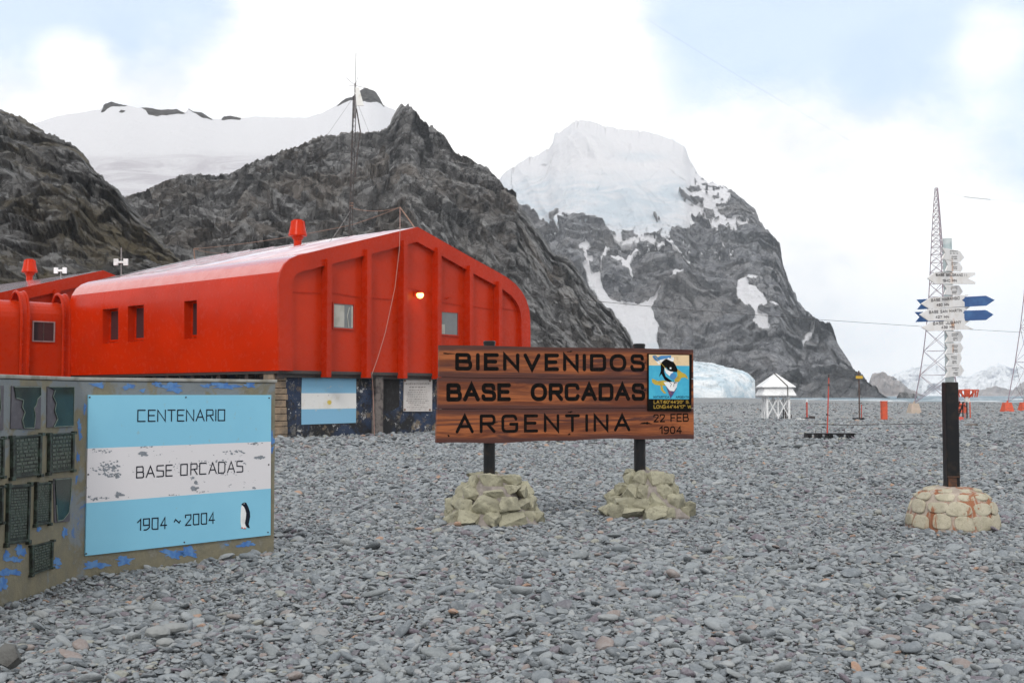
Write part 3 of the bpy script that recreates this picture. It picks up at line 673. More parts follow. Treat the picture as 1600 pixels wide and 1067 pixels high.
def splat(mb, pl, x, y, rx, ry, off, rnd, n=22, rough=.35, m=0):
    if n > 24: n = 56
    ph = [rnd.uniform(0, 6.28) for _ in range(5)]
    pts = []
    for i in range(n):
        t = 2 * math.pi * i / n
        r = 1 + rough * (.5 * math.sin(2 * t + ph[0]) + .4 * math.sin(3 * t + ph[1]) + .35 * math.sin(5 * t + ph[2]) + .3 * math.sin(8 * t + ph[3])) + (rnd.uniform(-.12, .12) * rough * 2 if n < 50 else rough * .25 * math.sin(13 * t + ph[4]) + rnd.uniform(-.03, .03))
        pts.append(pl.pt(x + rx * r * math.cos(t), y + ry * r * math.sin(t), off))
    c = sum(pts, Vector()) / n
    mb.add(pts + [c], [(i, (i + 1) % n, n) for i in range(n)], m)

# ================================================================== RED BUILDINGS
UD = Vector((.659, .752, 0)).normalized(); VD = Vector((-UD.y, UD.x, 0))
G0 = P(431, 686, 42.0); G0.z = 0
gab = Plane(G0, UD)                      # the near gable wall; s runs along UD
if True:
    _o = gab.px(431, 578)
def BL(u, v, z): q = G0 + UD * u + VD * v; return Vector((q.x, q.y, z))
prof_px = [(434, 579), (433, 500), (433, 440), (436, 425), (443, 412), (452, 404), (464, 399), (480, 395.5), (506, 389), (570, 374), (650, 355), (731, 401), (773, 424), (790, 434), (803, 444), (813, 456), (820, 469), (824.5, 484), (826, 500), (827, 584)]
PR = [gab.px(*q) for q in prof_px]
ZB = PR[0].y
PR[-1].y = ZB
def inset(prof, d):
    n = len(prof); out = []
    for i in range(n):
        a = prof[max(i - 1, 0)]; b = prof[min(i + 1, n - 1)]; t = (b - a).normalized()
        nrm = Vector((t.y, -t.x)); q = prof[i] + nrm * d
        out.append(q)
    out[0].y = prof[0].y; out[-1].y = prof[-1].y
    return out
def smooth_prof(p):
    """round the shoulders and keep the ridge sharp"""
    return p
NSIDE = 4   # first profile segments forming the side wall
def shell(v0, v1, root, prof, nv=28, dent=.02, holes=None):
    """side wall and roof as separate skins along VD"""
    sideL = prof[:8]; roof = prof[7:14]; sideR = prof[13:]
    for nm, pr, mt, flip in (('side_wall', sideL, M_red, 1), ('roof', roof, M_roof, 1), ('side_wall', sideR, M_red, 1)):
        mb = MB(); rows = []
        if nm == 'side_wall':
            # refine
            p2 = []
            for i in range(len(pr) - 1):
                k = 1
                for j in range(k): p2.append(pr[i].lerp(pr[i + 1], j / k))
            p2.append(pr[-1]); pr = p2
        vs = []; fs = []; L = len(pr)
        for iv in range(nv + 1):
            v = v0 + (v1 - v0) * iv / nv
            for q in pr: vs.append(BL(q.x, v, q.y))
        for iv in range(nv):
            for k in range(L - 1):
                fs.append((iv * L + k, iv * L + k + 1, (iv + 1) * L + k + 1, (iv + 1) * L + k))
        if nm == 'side_wall' and holes and pr[0].x < 1:
            continue
        mb.add(vs, fs)
        o = obj(nm, mb, mt, root, smooth=35, fixn=False)
        sol = o.modifiers.new('thickness', 'SOLIDIFY'); sol.thickness = .08; sol.offset = -1 if nm == 'roof' else -1
        yield o
def vent_part(root, base, s=1.0):
    mb = MB(); b = Vector(base)
    mb.lathe(b - Vector((0, 0, .3 * s)), [(.17 * s, 0), (.17 * s, .55 * s)], 20)
    mb.lathe(b, [(.20 * s, .22 * s), (.24 * s, .30 * s), (.28 * s, .36 * s), (.385 * s, .38 * s), (.41 * s, .42 * s), (.27 * s, 1.05 * s), (.20 * s, 1.07 * s), (.20 * s, 1.10 * s), (.12 * s, 1.11 * s)], 20)
    for k in range(10):
        a = 2 * math.pi * k / 10
        q = b + Vector((math.cos(a) * .37 * s, math.sin(a) * .37 * s, .42 * s)); r = b + Vector((math.cos(a) * .275 * s, math.sin(a) * .275 * s, 1.04 * s))
        mb.tube([q, r], .022 * s, 5)
    return obj('roof_vent', mb, M_red, root, smooth=35)

def on_slope(x, y, v_hint=None):
    """point where a pixel's ray meets the left roof slope"""
    A = BL(PR[8].x, 0, PR[8].y); B = BL(PR[10].x, 0, PR[10].y)
    n = (B - A).cross(VD).normalized(); r = ray(x, y); o = Vector((0, 0, EYE))
    return o + r * ((A - o).dot(n) / r.dot(n))

def big_building():
    root = thing('barrack_building', 'large red metal building with rounded roof edges, lit lamp and seven ribs on its gable', 'building', G0 + UD * 7)
    L = 15.2
    # ---- side wall (left) with three window recesses
    pr = PR[:8]
    sidepl = Plane(G0, VD)     # approx plane of the side wall at u=0
    holes = []
    for (xa, xb, yt, yb) in ((160.5, 184, 482.5, 536.5), (200, 224, 477.5, 534), (288, 307, 470, 529.5)):
        a = sidepl.px(xa, yt); b = sidepl.px(xb, yb)
        v0_, v1_ = sorted((abs(a.x), abs(b.x))); a2 = sidepl.px(xa, yb)
        holes.append((v0_, v1_, (b.y + a2.y) / 2, (a.y + sidepl.px(xb, yt).y) / 2))
    us = [q.x for q in pr]
    def uz(z): return np.interp(z, [q.y for q in pr[:3]], [q.x for q in pr[:3]])
    vcut = sorted(set([0, L] + [h[0] for h in holes] + [h[1] for h in holes] + list(np.linspace(0, L, 9))))
    zt = pr[2].y
    zcut = sorted(set([ZB, zt] + [h[2] for h in holes] + [h[3] for h in holes]))
    mb = MB()
    for i in range(len(vcut) - 1):
        for j in range(len(zcut) - 1):
            vm = (vcut[i] + vcut[i + 1]) / 2; zm = (zcut[j] + zcut[j + 1]) / 2
            if any(h[0] < vm < h[1] and h[2] < zm < h[3] for h in holes): continue
            q = [(vcut[i], zcut[j]), (vcut[i], zcut[j + 1]), (vcut[i + 1], zcut[j + 1]), (vcut[i + 1], zcut[j])]
            mb.add([BL(uz(z), v, z) for v, z in q], [(0, 1, 2, 3)])
    for k in range(2, 3):
        for i in range(len(vcut) - 1):
            mb.add([BL(pr[k].x, vcut[i], pr[k].y), BL(pr[k + 1].x, vcut[i], pr[k + 1].y), BL(pr[k + 1].x, vcut[i + 1], pr[k + 1].y), BL(pr[k].x, vcut[i + 1], pr[k].y)], [(0, 1, 2, 3)])
    dep = .38
    for h in holes:   # reveals and slanted sill
        a, b, c, d = h
        O = [BL(uz(c), a, c), BL(uz(c), b, c), BL(uz(d), b, d), BL(uz(d), a, d)]
        I = [BL(uz(c) + dep, a, c + .10), BL(uz(c) + dep, b, c + .10), BL(uz(d) + dep, b, d), BL(uz(d) + dep, a, d)]
        for k in range(4): mb.add([O[k], O[(k + 1) % 4], I[(k + 1) % 4], I[k]], [(0, 1, 2, 3)])
    bm = bmesh.new()
    for q in mb.v: bm.verts.new(q)
    bm.verts.ensure_lookup_table()
    for f in mb.f: bm.faces.new([bm.verts[i] for i in f])
    bmesh.ops.remove_doubles(bm, verts=bm.verts, dist=.002); bmesh.ops.recalc_face_normals(bm, faces=bm.faces)
    bm.verts.index_update(); mb2 = MB(); mb2.add([q.co.copy() for q in bm.verts], [tuple(q.index for q in f.verts) for f in bm.faces]); bm.free()
    sw = obj('side_wall', mb2, M_red, root, smooth=30, fixn=False)
    mb = MB()
    for k in range(3, 7): mb.add([BL(pr[k].x, 0, pr[k].y), BL(pr[k + 1].x, 0, pr[k + 1].y), BL(pr[k + 1].x, L, pr[k + 1].y), BL(pr[k].x, L, pr[k].y)], [(0, 1, 2, 3)])
    bm = bmesh.new()
    for q in mb.v: bm.verts.new(q)
    bm.verts.ensure_lookup_table()
    for f in mb.f: bm.faces.new([bm.verts[i] for i in f])
    bmesh.ops.remove_doubles(bm, verts=bm.verts, dist=.002); bm.verts.index_update(); mb = MB(); mb.add([q.co.copy() for q in bm.verts], [tuple(q.index for q in f.verts) for f in bm.faces]); bm.free()
    obj('rounded_eave', mb, M_eave, root, smooth=60)
    for h in holes:
        a, b, c, d = h; w_ = MB()
        p0 = BL(uz(c) + dep, a, 0); 
        wpl = Plane(BL(.0, a, 0), VD)
        W = lambda v, z, o: BL(uz((c + d) / 2) + dep + .005 - o, v, z)
        for (v0, v1, z0, z1) in ((a, b, c + .10, c + .18), (a, b, d - .08, d), (a, a + .08, c + .18, d - .08), (b - .08, b, c + .18, d - .08)):
            vs = [W(v0, z0, .0), W(v1, z0, .0), W(v1, z1, .0), W(v0, z1, .0)]; w_.slab(vs, -UD, .05)
        fr = obj('window', w_, M_red, root)
        g_ = MB(); g_.slab([W(a + .08, c + .18, 0), W(b - .08, c + .18, 0), W(b - .08, d - .08, 0), W(a + .08, d - .08, 0)], -UD, .02)
        obj('pane', g_, M_glassd, fr)
    # far shoulder, roof, right side
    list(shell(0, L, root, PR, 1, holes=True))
    # ridge seams and roof sheets
    mb = MB()
    for k in range(1, 8):
        v = L * k / 8
        for i in range(7, 13):
            mb.tube([BL(PR[i].x, v, PR[i].y + .004), BL(PR[i + 1].x, v, PR[i + 1].y + .004)], .014, 5)
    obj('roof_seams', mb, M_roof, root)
    # ---- gable: recessed wall, proud rim, ribs, windows
    inn = inset(PR, .62); 
    n = len(PR); mb = MB()
    f0 = -.10; rec = .10
    for i in range(n - 1):
        a, b, c, d = PR[i], PR[i + 1], inn[i + 1], inn[i]
        mb.add([BL(a.x, f0, a.y), BL(b.x, f0, b.y), BL(c.x, f0, c.y), BL(d.x, f0, d.y)], [(0, 1, 2, 3)])
        mb.add([BL(a.x, 0, a.y), BL(b.x, 0, b.y), BL(b.x, f0, b.y), BL(a.x, f0, a.y)], [(0, 1, 2, 3)])
        mb.add([BL(d.x, f0, d.y), BL(c.x, f0, c.y), BL(c.x, rec, c.y), BL(d.x, rec, d.y)], [(0, 1, 2, 3)])
    o = obj('gable_trim', mb, M_rib, root, smooth=30)
    mb = MB(); mb.add([BL(q.x, rec - .004, q.y) for q in inn], [tuple(range(n))]); 
    o = obj('gable_wall', mb, M_redg, root)
    # closed rear gable
    mb = MB(); mb.add([BL(q.x, L, q.y) for q in PR], [tuple(range(n))]); obj('rear_wall', mb, M_redg, root)
    mb = MB(); mb.slab([BL(.1, 0.05, ZB + .02), BL(PR[-1].x - .1, 0.05, ZB + .02), BL(PR[-1].x - .1, L, ZB + .02), BL(.1, L, ZB + .02)], (0, 0, -1), .12); obj('floor_frame', mb, M_dark, root)
    # ribs
    z3_ = lambda a, b: (400 + a / 2.737, 330 + b / 2.737)
    ribs = [((283, 190), (307, 697)), ((452, 150), (478, 700)), ((608, 88), (634, 700)), ((755, 112), (777, 705)), ((893, 200), (913, 590)), ((1019, 275), (1036, 580))]
    for (a, b) in ribs:
        qa = gab.px(*z3_(*a)); qb = gab.px(*z3_(*b)); w_ = .22; u = (qa.x + qb.x) / 2
        zt = np.interp(u, [q.x for q in PR[8:14]], [q.y for q in PR[8:14]])
        mb = MB()
        for s_, hw, dp in ((0, w_ / 2, .26),):
            for (u0, u1, v0, v1) in ((u - hw, u - hw + .03, -.24, .09), (u + hw - .03, u + hw, -.24, .09), (u - hw, u + hw, -.27, -.24)):
                mb.slab([BL(u0, v0, ZB - .22), BL(u1, v0, ZB - .22), BL(u1, v1, ZB - .22), BL(u0, v1, ZB - .22)], (0, 0, 1), zt - .42 - (ZB - .22))
        obj('rib', mb, M_rib, root, bevel=.01)
    # panel seams across the gable and horizontal joint lines
    for (x0, y0, x1, y1) in ((310, 345, 450, 368), (480, 370, 605, 378), (636, 325, 752, 348), (780, 385, 890, 405), (917, 405, 1017, 420), (1040, 412, 1120, 425), (140, 345, 280, 350), (640, 122, 690, 100), (690, 100, 750, 128)):
        a = gab.px(*z3_(x0, y0)); b = gab.px(*z3_(x1, y1)); mb = MB(); mb.tube([BL(a.x, rec - .012, a.y), BL(b.x, rec - .012, b.y)], .026, 4); obj('panel_joint', mb, M_rib, root)
    # windows
    for k, (x0, y0, x1, y1) in enumerate(((328, 395, 413, 503), (790, 431, 860, 530))):
        a = gab.px(*z3_(x0, y0), -.1); b = gab.px(*z3_(x1, y1), -.1); u0, u1, z1, z0 = a.x, b.x, a.y, b.y
        mb = MB(); t_ = .055
        for (p, q, r, s_) in ((u0 - t_, u1 + t_, z1, z1 + t_), (u0 - t_, u1 + t_, z0 - t_, z0), (u0 - t_, u0, z0, z1), (u1, u1 + t_, z0, z1)):
            mb.slab([BL(p, rec - .01, r), BL(q, rec - .01, r), BL(q, rec - .01, s_), BL(p, rec - .01, s_)], -VD, .06)
        fr = obj('window', mb, M_rib, root)
        g_ = MB(); g_.slab([BL(u0, rec - .02, z0), BL(u1, rec - .02, z0), BL(u1, rec - .02, z1), BL(u0, rec - .02, z1)], -VD, .01); obj('pane', g_, M_glass, fr)
        c_ = MB()
        if k == 0:
            for (p, q) in ((u0 + .04, u0 + (u1 - u0) * .55), (u0 + (u1 - u0) * .9, u1 - .02)): c_.slab([BL(p, rec - .032, z0 + .04), BL(q, rec - .032, z0 + .04), BL(q, rec - .032, z1 - .04), BL(p, rec - .032, z1 - .04)], -VD, .004)
            c_.tube([BL(u0 + (u1 - u0) * .78, rec - .035, z0 + .03), BL(u0 + (u1 - u0) * .70, rec - .035, z0 + .5 * (z1 - z0)), BL(u0 + (u1 - u0) * .80, rec - .035, z1 - .1)], .02, 5)
        else:
            for (p, q, r, s_) in ((.02, .22, .02, .45),): c_.slab([BL(u0 + (u1 - u0) * p, rec - .032, z0 + (z1 - z0) * r), BL(u0 + (u1 - u0) * q, rec - .032, z0 + (z1 - z0) * r), BL(u0 + (u1 - u0) * q, rec - .032, z0 + (z1 - z0) * s_), BL(u0 + (u1 - u0) * p, rec - .032, z0 + (z1 - z0) * s_)], -VD, .004)
        obj('curtain', c_, M_curtain, fr)
    # lamp (lit)
    q = gab.px(*z3_(690, 362)); lp = BL(q.x, -.16, q.y)
    mb = MB(); mb.slab([BL(q.x - .12, rec, q.y - .02), BL(q.x + .12, rec, q.y - .02), BL(q.x + .12, rec, q.y + .2), BL(q.x - .12, rec, q.y + .2)], -VD, .06); mb.tube([BL(q.x, rec, q.y + .16), BL(q.x, -.16, q.y + .18)], .03, 8); mb.lathe(lp + Vector((0, 0, .10)), [(.17, 0), (.13, .06), (.05, .09)], 16)
    lm = obj('wall_lamp', mb, M_rib, root, smooth=35)
    em, t, b = material('lit_lamp_glass'); setc(t, b, (.9, .8, .5)); b.inputs['Emission Color'].default_value = (1, .66, .16, 1); b.inputs['Emission Strength'].default_value = 3.2
    mb = MB(); mb.lathe(lp + Vector((0, 0, -.10)), [(.04, -.02), (.11, .02), (.15, .10), (.15, .16), (.12, .20)], 16); obj('lamp_globe', mb, em, lm, smooth=60)
    ld = bpy.data.lights.new('lamp_bulb', 'POINT'); lo = bpy.data.objects.new('lamp_bulb', ld); C.objects.link(lo); ld.energy = 5; ld.color = (1, .68, .3); ld.shadow_soft_size = .12; lo.location = lp + UD * -.02 - VD * .22
    # outside brackets on the wall right of the lamp
    q = gab.px(*z3_(823, 376)); mb = MB(); mb.tube([BL(q.x - .12, .05, q.y), BL(q.x - .05, -.05, q.y + .05), BL(q.x + .12, -.05, q.y + .05)], .03, 6); obj('bracket', mb, M_rib, root)
    # vent
    vent_part(root, on_slope(465, 383) + Vector((0, 0, .0)), 1.02)
    # corrugated batten under the left wall
    for k in range(9):
        v = .3 + k * 1.8; mb = MB(); mb.box(BL(.35, v, ZB - .16), (.3, .22, .28), math.atan2(UD.y, UD.x)); obj('support', mb, M_dark, root)
    # ---- foundation
    fu0, fu1, fv = .18, PR[-1].x - .4, .42
    mb = MB(); mb.slab([BL(fu0 + .55, fv, -.3), BL(fu1, fv, -.3), BL(fu1, L - .3, -.3), BL(fu0 + .55, L - .3, -.3)], (0, 0, 1), ZB - .1 + .3)
    fd = obj('foundation_wall', mb, M_found, root)
    fpl = Plane(BL(0, fv, 0), UD)
    # tan block corner pier
    mb = MB(); rnd = random.Random(5); z = -.1
    while z < ZB - .2:
        h = rnd.uniform(.20, .30)
        mb.box(BL(fu0 + .28 + rnd.uniform(-.03, .03), fv + .25, z + h / 2), (.62 + rnd.uniform(-.05, .08), .62, h - .02), math.atan2(UD.y, UD.x)); z += h
    obj('corner_pier', mb, M_brick, root, bevel=.02)
    Z5 = (440, 570, 6.154)
    # grey pillar at mid wall
    a = fpl.px(440 + 868 / 6.154, 590); b = fpl.px(440 + 940 / 6.154, 590); u = (a.x + b.x) / 2
    mb = MB(); mb.box(BL(u, fv - .12, (ZB - .15) / 2 - .1), (b.x - a.x, .26, ZB + .05), math.atan2(UD.y, UD.x)); obj('pillar', mb, paint('pillar_timber', (.16, .14, .13), (.07, .06, .06), .85, 4), root, bevel=.02)
    mb = MB(); mb.slab([BL(.2, fv - .2, ZB - .24), BL(fu1, fv - .2, ZB - .24), BL(fu1, fv, ZB - .24), BL(.2, fv, ZB - .24)], (0, 0, 1), .16); obj('ledge', mb, M_dark, root)
    # painted flag
    fm = []
    m1, t, b = material('faded_sky_blue_wall_paint'); v = coords(t); nz_ = noise(t, v, 3.5, 9, .7)
    c = mix(t, mapr(t, nz_, .62, .66), (.20, .42, .60), (.42, .48, .51)); c = mix(t, mapr(t, noise(t, v, 1.3, 7, .6), .6, .75, 0, .6), c, (.26, .33, .25)); setc(t, b, c); b.inputs['Roughness'].default_value = .8
    m2, t, b = material('faded_white_wall_paint'); v = coords(t); nz_ = noise(t, v, 4.5, 9, .75)
    c = mix(t, mapr(t, nz_, .62, .66), (.68, .68, .67), (.14, .15, .17)); c = mix(t, mapr(t, noise(t, v, 1.5, 7, .6), .55, .75, 0, .5), c, (.5, .44, .28)); setc(t, b, c); b.inputs['Roughness'].default_value = .8
    mb = MB()
    for mi, q in ((0, [(195, 122), (715, 128), (715, 272), (190, 272)]), (1, [(190, 272), (715, 272), (715, 418), (190, 426)]), (0, [(190, 426), (715, 418), (713, 556), (190, 574)])): polypx(mb, fpl, Z5, q, 0, .012, mi)
    fl = obj('painted_flag', mb, [m1, m2], root); fl['label'] = 'light blue and white flag painted on the foundation wall'
    mb = MB(); pts = []
    for k in range(32):
        r = 26 if k % 2 else 17; pts.append((459 + r * math.cos(k * math.pi / 16), 360 + r * math.sin(k * math.pi / 16)))
    polypx(mb, fpl, Z5, pts, .012, .003); obj('flag_sun', mb, paint('sun_yellow', (.55, .42, .06), (.62, .5, .2), .8, 9), fl)
    # plaque
    mb = MB(); polypx(mb, fpl, Z5, [(1168, 133), (1442, 137), (1440, 448), (1169, 448)], 0, .05)
    pq = obj('inscribed_plaque', mb, paint('pale_marble', (.55, .52, .5), (.48, .44, .42), .5, 4), root, bevel=.008)
    mb = MB(); rnd = random.Random(3)
    for k, (y, hw, h) in enumerate([(182, 122, 20), (215, 78, 12), (243, 82, 9), (264, 90, 9), (285, 95, 9), (306, 92, 9), (327, 98, 9), (345, 108, 9), (364, 88, 9), (385, 30, 8), (408, 100, 6), (428, 35, 6)]):
        x = 1305 - hw
        while x < 1305 + hw:
            w_ = rnd.uniform(5, 26) if k else rnd.uniform(5, 16)
            x2 = min(x + w_, 1305 + hw)
            polypx(mb, fpl, Z5, [(x, y - h / 2), (x2, y - h / 2), (x2, y + h / 2 * rnd.uniform(.2, 1)), (x, y + h / 2)], .051, .001); x = x2 + rnd.uniform(4, 8)
    obj('inscription', mb, paint('worn_inscription', (.22, .2, .19), (.36, .34, .32), .7, 30), pq)
    for (x, y) in ((1187, 152), (1427, 152), (1184, 430), (1425, 432)):
        mb = MB(); p = fpl.pt(440 + x / 6.154, 570 + y / 6.154, .05); mb.lathe((0, 0, 0), [(.05, 0), (.045, .02), (.02, .03)], 12)
        Mx = fpl.n.to_track_quat('Z', 'Y').to_matrix(); mb.v = [tuple(p + Mx @ Vector(q)) for q in mb.v]; obj('bolt', mb, M_rustwire, pq, smooth=40)
    # dark doorway-like panel left of the plaque
    mb = MB(); polypx(mb, fpl, Z5, [(945, 105), (1130, 110), (1130, 400), (1060, 440), (950, 430)], 0, .015); obj('tarred_patch', mb, paint('tar', (.008, .008, .009), (.02, .02, .022), .8, 6), root)
    return root
big = big_building()

# ---- second red building behind, same section, further along the row
def rear_building():
    v0, L = 25.0, 14.0
    root = thing('barrack_building', 'red metal building partly hidden at the left, behind the covered passage', 'building', BL(7, v0, 0))
    n = len(PR)
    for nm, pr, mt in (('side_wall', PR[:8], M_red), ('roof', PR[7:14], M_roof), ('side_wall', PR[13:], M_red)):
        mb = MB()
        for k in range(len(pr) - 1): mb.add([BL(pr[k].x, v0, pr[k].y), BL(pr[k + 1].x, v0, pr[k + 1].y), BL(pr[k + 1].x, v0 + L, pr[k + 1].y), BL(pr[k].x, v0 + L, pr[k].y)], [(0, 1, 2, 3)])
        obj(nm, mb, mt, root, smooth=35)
    inn = inset(PR, .62); mb = MB()
    for i in range(n - 1):
        a, b, c, d = PR[i], PR[i + 1], inn[i + 1], inn[i]
        mb.add([BL(a.x, v0 - .1, a.y), BL(b.x, v0 - .1, b.y), BL(c.x, v0 - .1, c.y), BL(d.x, v0 - .1, d.y)], [(0, 1, 2, 3)])
        mb.add([BL(a.x, v0, a.y), BL(b.x, v0, b.y), BL(b.x, v0 - .1, b.y), BL(a.x, v0 - .1, a.y)], [(0, 1, 2, 3)])
        mb.add([BL(d.x, v0 - .1, d.y), BL(c.x, v0 - .1, c.y), BL(c.x, v0 + .2, c.y), BL(d.x, v0 + .2, d.y)], [(0, 1, 2, 3)])
    obj('gable_trim', mb, M_rib, root, smooth=30)
    mb = MB(); mb.add([BL(q.x, v0 + .19, q.y) for q in inn], [tuple(range(n))]); mb.add([BL(q.x, v0 + L, q.y) for q in PR], [tuple(range(n))]); obj('gable_wall', mb, M_redg, root)
    for u in (2.0, 4.3, 6.2, 7.9, 9.8, 11.8):
        zt = np.interp(u, [q.x for q in PR[8:14]], [q.y for q in PR[8:14]]); mb = MB()
        mb.slab([BL(u - .13, v0 - .34, ZB - .2), BL(u + .13, v0 - .34, ZB - .2), BL(u + .13, v0 + .18, ZB - .2), BL(u - .13, v0 + .18, ZB - .2)], (0, 0, 1), zt - .3 - ZB); obj('rib', mb, M_rib, root)
    mb = MB(); mb.slab([BL(.6, v0 + .5, -.3), BL(13, v0 + .5, -.3), BL(13, v0 + L, -.3), BL(.6, v0 + L, -.3)], (0, 0, 1), ZB + .3); obj('foundation_wall', mb, M_found, root)
    vent_part(root, on_slope(46, 437), 1.15)
    return root
rear_building()

# ---- covered passage joining the two
def passage():
    v0, w_, u1, u0 = 15.25, 3.4, 2.4, -16.0
    zt = EYE + (618 - 472) / F * P(113, 472, 51.8).y; zb = ZB - .05
    root = thing('covered_passage', 'low red covered passage with rounded roof, small dark window and hooped ribs', 'building', BL(-1, v0 + w_ / 2, 0))
    r = .75
    pf = [(0, zb)] + [(0, zt - r - .02)] + [(r - r * math.cos(a), zt - r + r * math.sin(a)) for a in [math.pi / 2 * k / 6 for k in range(1, 7)]]
    pf = pf + [(w_ - a, b) for a, b in pf[::-1]]
    mb = MB()
    for k in range(len(pf) - 1): mb.add([BL(u0, v0 + pf[k][0], pf[k][1]), BL(u1, v0 + pf[k][0], pf[k][1]), BL(u1, v0 + pf[k + 1][0], pf[k + 1][1]), BL(u0, v0 + pf[k + 1][0], pf[k + 1][1])], [(0, 1, 2, 3)])
    mb.add([BL(u0, v0 + a, b) for a, b in pf], [tuple(range(len(pf)))]); mb.add([BL(u1, v0 + a, b) for a, b in pf], [tuple(range(len(pf)))])
    mb.add([BL(u0, v0, zb), BL(u1, v0, zb), BL(u1, v0 + w_, zb), BL(u0, v0 + w_, zb)], [(0, 1, 2, 3)])
    obj('passage_shell', mb, M_redg, root, smooth=40)
    pl = Plane(BL(0, v0, 0), UD)
    for x in (36.5, 102, -45):
        u = pl.px(x, 540).x; mb = MB()
        ro = r + .05; N_ = 12
        # hoop: stands up the wall and loops over the roof corner
        a0 = [(-.13, zb - .05), (-.13, zt - r)] + [(r * .62 - (r * .62 + .13) * math.cos(a), zt - r + (r + .38) * math.sin(a)) for a in [math.pi * k / N_ for k in range(1, N_)]]
        for dz in (-.16, .16):
            mb.tube([BL(u + dz, v0 + a, b) for a, b in a0[:-1]], .07, 6)
        for k in range(len(a0) - 3):
            (a, b), (c, d) = a0[k], a0[k + 1]
            mb.add([BL(u - .16, v0 + a, b), BL(u + .16, v0 + a, b), BL(u + .16, v0 + c, d), BL(u - .16, v0 + c, d)], [(0, 1, 2, 3)])
        obj('hoop', mb, M_rib, root, smooth=40)
    a = pl.px(52.5, 503, .02); b = pl.px(83.5, 533, .02)
    mb = MB(); t_ = .05
    for (p, q, r_, s_) in ((a.x - t_, b.x + t_, a.y, a.y + t_), (a.x - t_, b.x + t_, b.y - t_, b.y), (a.x - t_, a.x, b.y, a.y), (b.x, b.x + t_, b.y, a.y)): mb.slab([pl.to3(p, r_, 0), pl.to3(q, r_, 0), pl.to3(q, s_, 0), pl.to3(p, s_, 0)], pl.n, .06)
    fr = obj('window', mb, paint('grey_frame', (.3, .22, .22), None, .5, 9), root)
    mb = MB(); mb.slab([pl.to3(a.x, b.y, .0), pl.to3(b.x, b.y, .0), pl.to3(b.x, a.y, .0), pl.to3(a.x, a.y, .0)], pl.n, .02); obj('pane', mb, M_glassd, fr)
    mb = MB(); mb.slab([pl.to3((a.x + b.x) / 2 - .02, b.y, .02), pl.to3((a.x + b.x) / 2 + .02, b.y, .02), pl.to3((a.x + b.x) / 2 + .02, a.y, .02), pl.to3((a.x + b.x) / 2 - .02, a.y, .02)], pl.n, .02); obj('mullion', mb, M_dark, fr)
    mb = MB(); mb.slab([BL(u0, v0 + .4, -.3), BL(u1, v0 + .4, -.3), BL(u1, v0 + w_ - .3, -.3), BL(u0, v0 + w_ - .3, -.3)], (0, 0, 1), zb + .28); obj('foundation_wall', mb, M_found, root)
passage()

# ---- things on the roofs
def mast():
    base = BL(PR[10].x, 0, PR[10].y)
    # on the ridge where the picture shows it
    rp = Plane(BL(PR[10].x, 0, 0), VD); q = rp.px(547, 367); b = rp.to3(q.x, q.y); b.z = PR[10].y - .02
    Y = b.y
    H = lambda y: P(550, y, Y).z
    root = thing('radio_mast', 'tall thin lattice radio mast with a white panel antenna, standing on the red roof ridge', 'mast', b)
    z1 = H(228); mb = MB(); r = .085
    corners = [(math.cos(a), math.sin(a)) for a in (0.4, 2.5, 4.6)]
    top = P(551.5, 228, Y); bx = b.x; tx = top.x
    def cp(k, z): f = (z - b.z) / (z1 - b.z); return Vector((bx + (tx - bx) * f + corners[k % 3][0] * r, Y + corners[k % 3][1] * r, z))
    zl = H(150)
    for k in range(3): mb.tube([cp(k, b.z), cp(k, zl)], .018, 6)
    z = b.z + .2; k = 0
    while z < zl - .3:
        for j in range(3): mb.tube([cp(j, z), cp(j + 1, z + .22)], .007, 4)
        z += .24
    obj('lattice', mb, M_dark, root)
    c = Vector(((cp(0, zl) + cp(1, zl) + cp(2, zl)) / 3))
    mb = MB(); mb.tube([c - Vector((0, 0, 1)), Vector((c.x + .03, Y, H(130)))], .04, 8); mb.tube([Vector((c.x + .03, Y, H(130))), Vector((c.x + .05, Y, H(83)))], .014, 6)
    for (dx, dz) in ((-.9, .35), (1.2, -.05), (-.7, -.1), (.25, .5)): mb.tube([Vector((c.x + .03, Y, H(134))), Vector((c.x + .03 + dx * .42, Y + dx * .3, H(134) + dz * .8))], .010, 4)
    obj('whip_antenna', mb, M_greywire, root)
    mb = MB(); p = Vector((c.x + .20, Y - .22, H(153)))
    mb.slab([p + Vector((-.13, 0, .38)), p + Vector((.02, 0, .38)), p + Vector((.25, 0, -.42)), p + Vector((-.08, 0, -.42))], (0, -1, 0), .06); mb.tube([p + Vector((-.2, .1, .2)), p], .02, 5)
    obj('panel_antenna', mb, M_offw, root)
    mb = MB(); mb.tube([c + Vector((.1, -.1, -.6)), c + Vector((.28, -.15, -1.6)), c + Vector((.15, -.1, -2.6)), c + Vector((.05, -.05, -3.6))], .03, 6); obj('cable', mb, M_dark, root)
    mb = MB()
    for (x, y, dY) in ((511, 212, -1.5), (565, 212, -2.5), (577, 208, 2.0)):
        e = P(x, y, Y + dY) ; f = (c - e); s0 = c
        # carry the guy on down to the roof height
        d = (e - c); k = min(4.0, (b.z - c.z) / min(d.z, -.1)); mb.tube([c, c + d * k], .005, 4)
    obj('guy_wire', mb, M_dark, root)
    mb = MB()
    for dz in (0, .12): mb.tube([cp(0, H(322) + dz) , cp(1, H(322) + dz), cp(2, H(322) + dz), cp(0, H(322) + dz)], .03, 5)
    obj('clamp', mb, M_rustwire, root)
    return b
mb0 = mast()
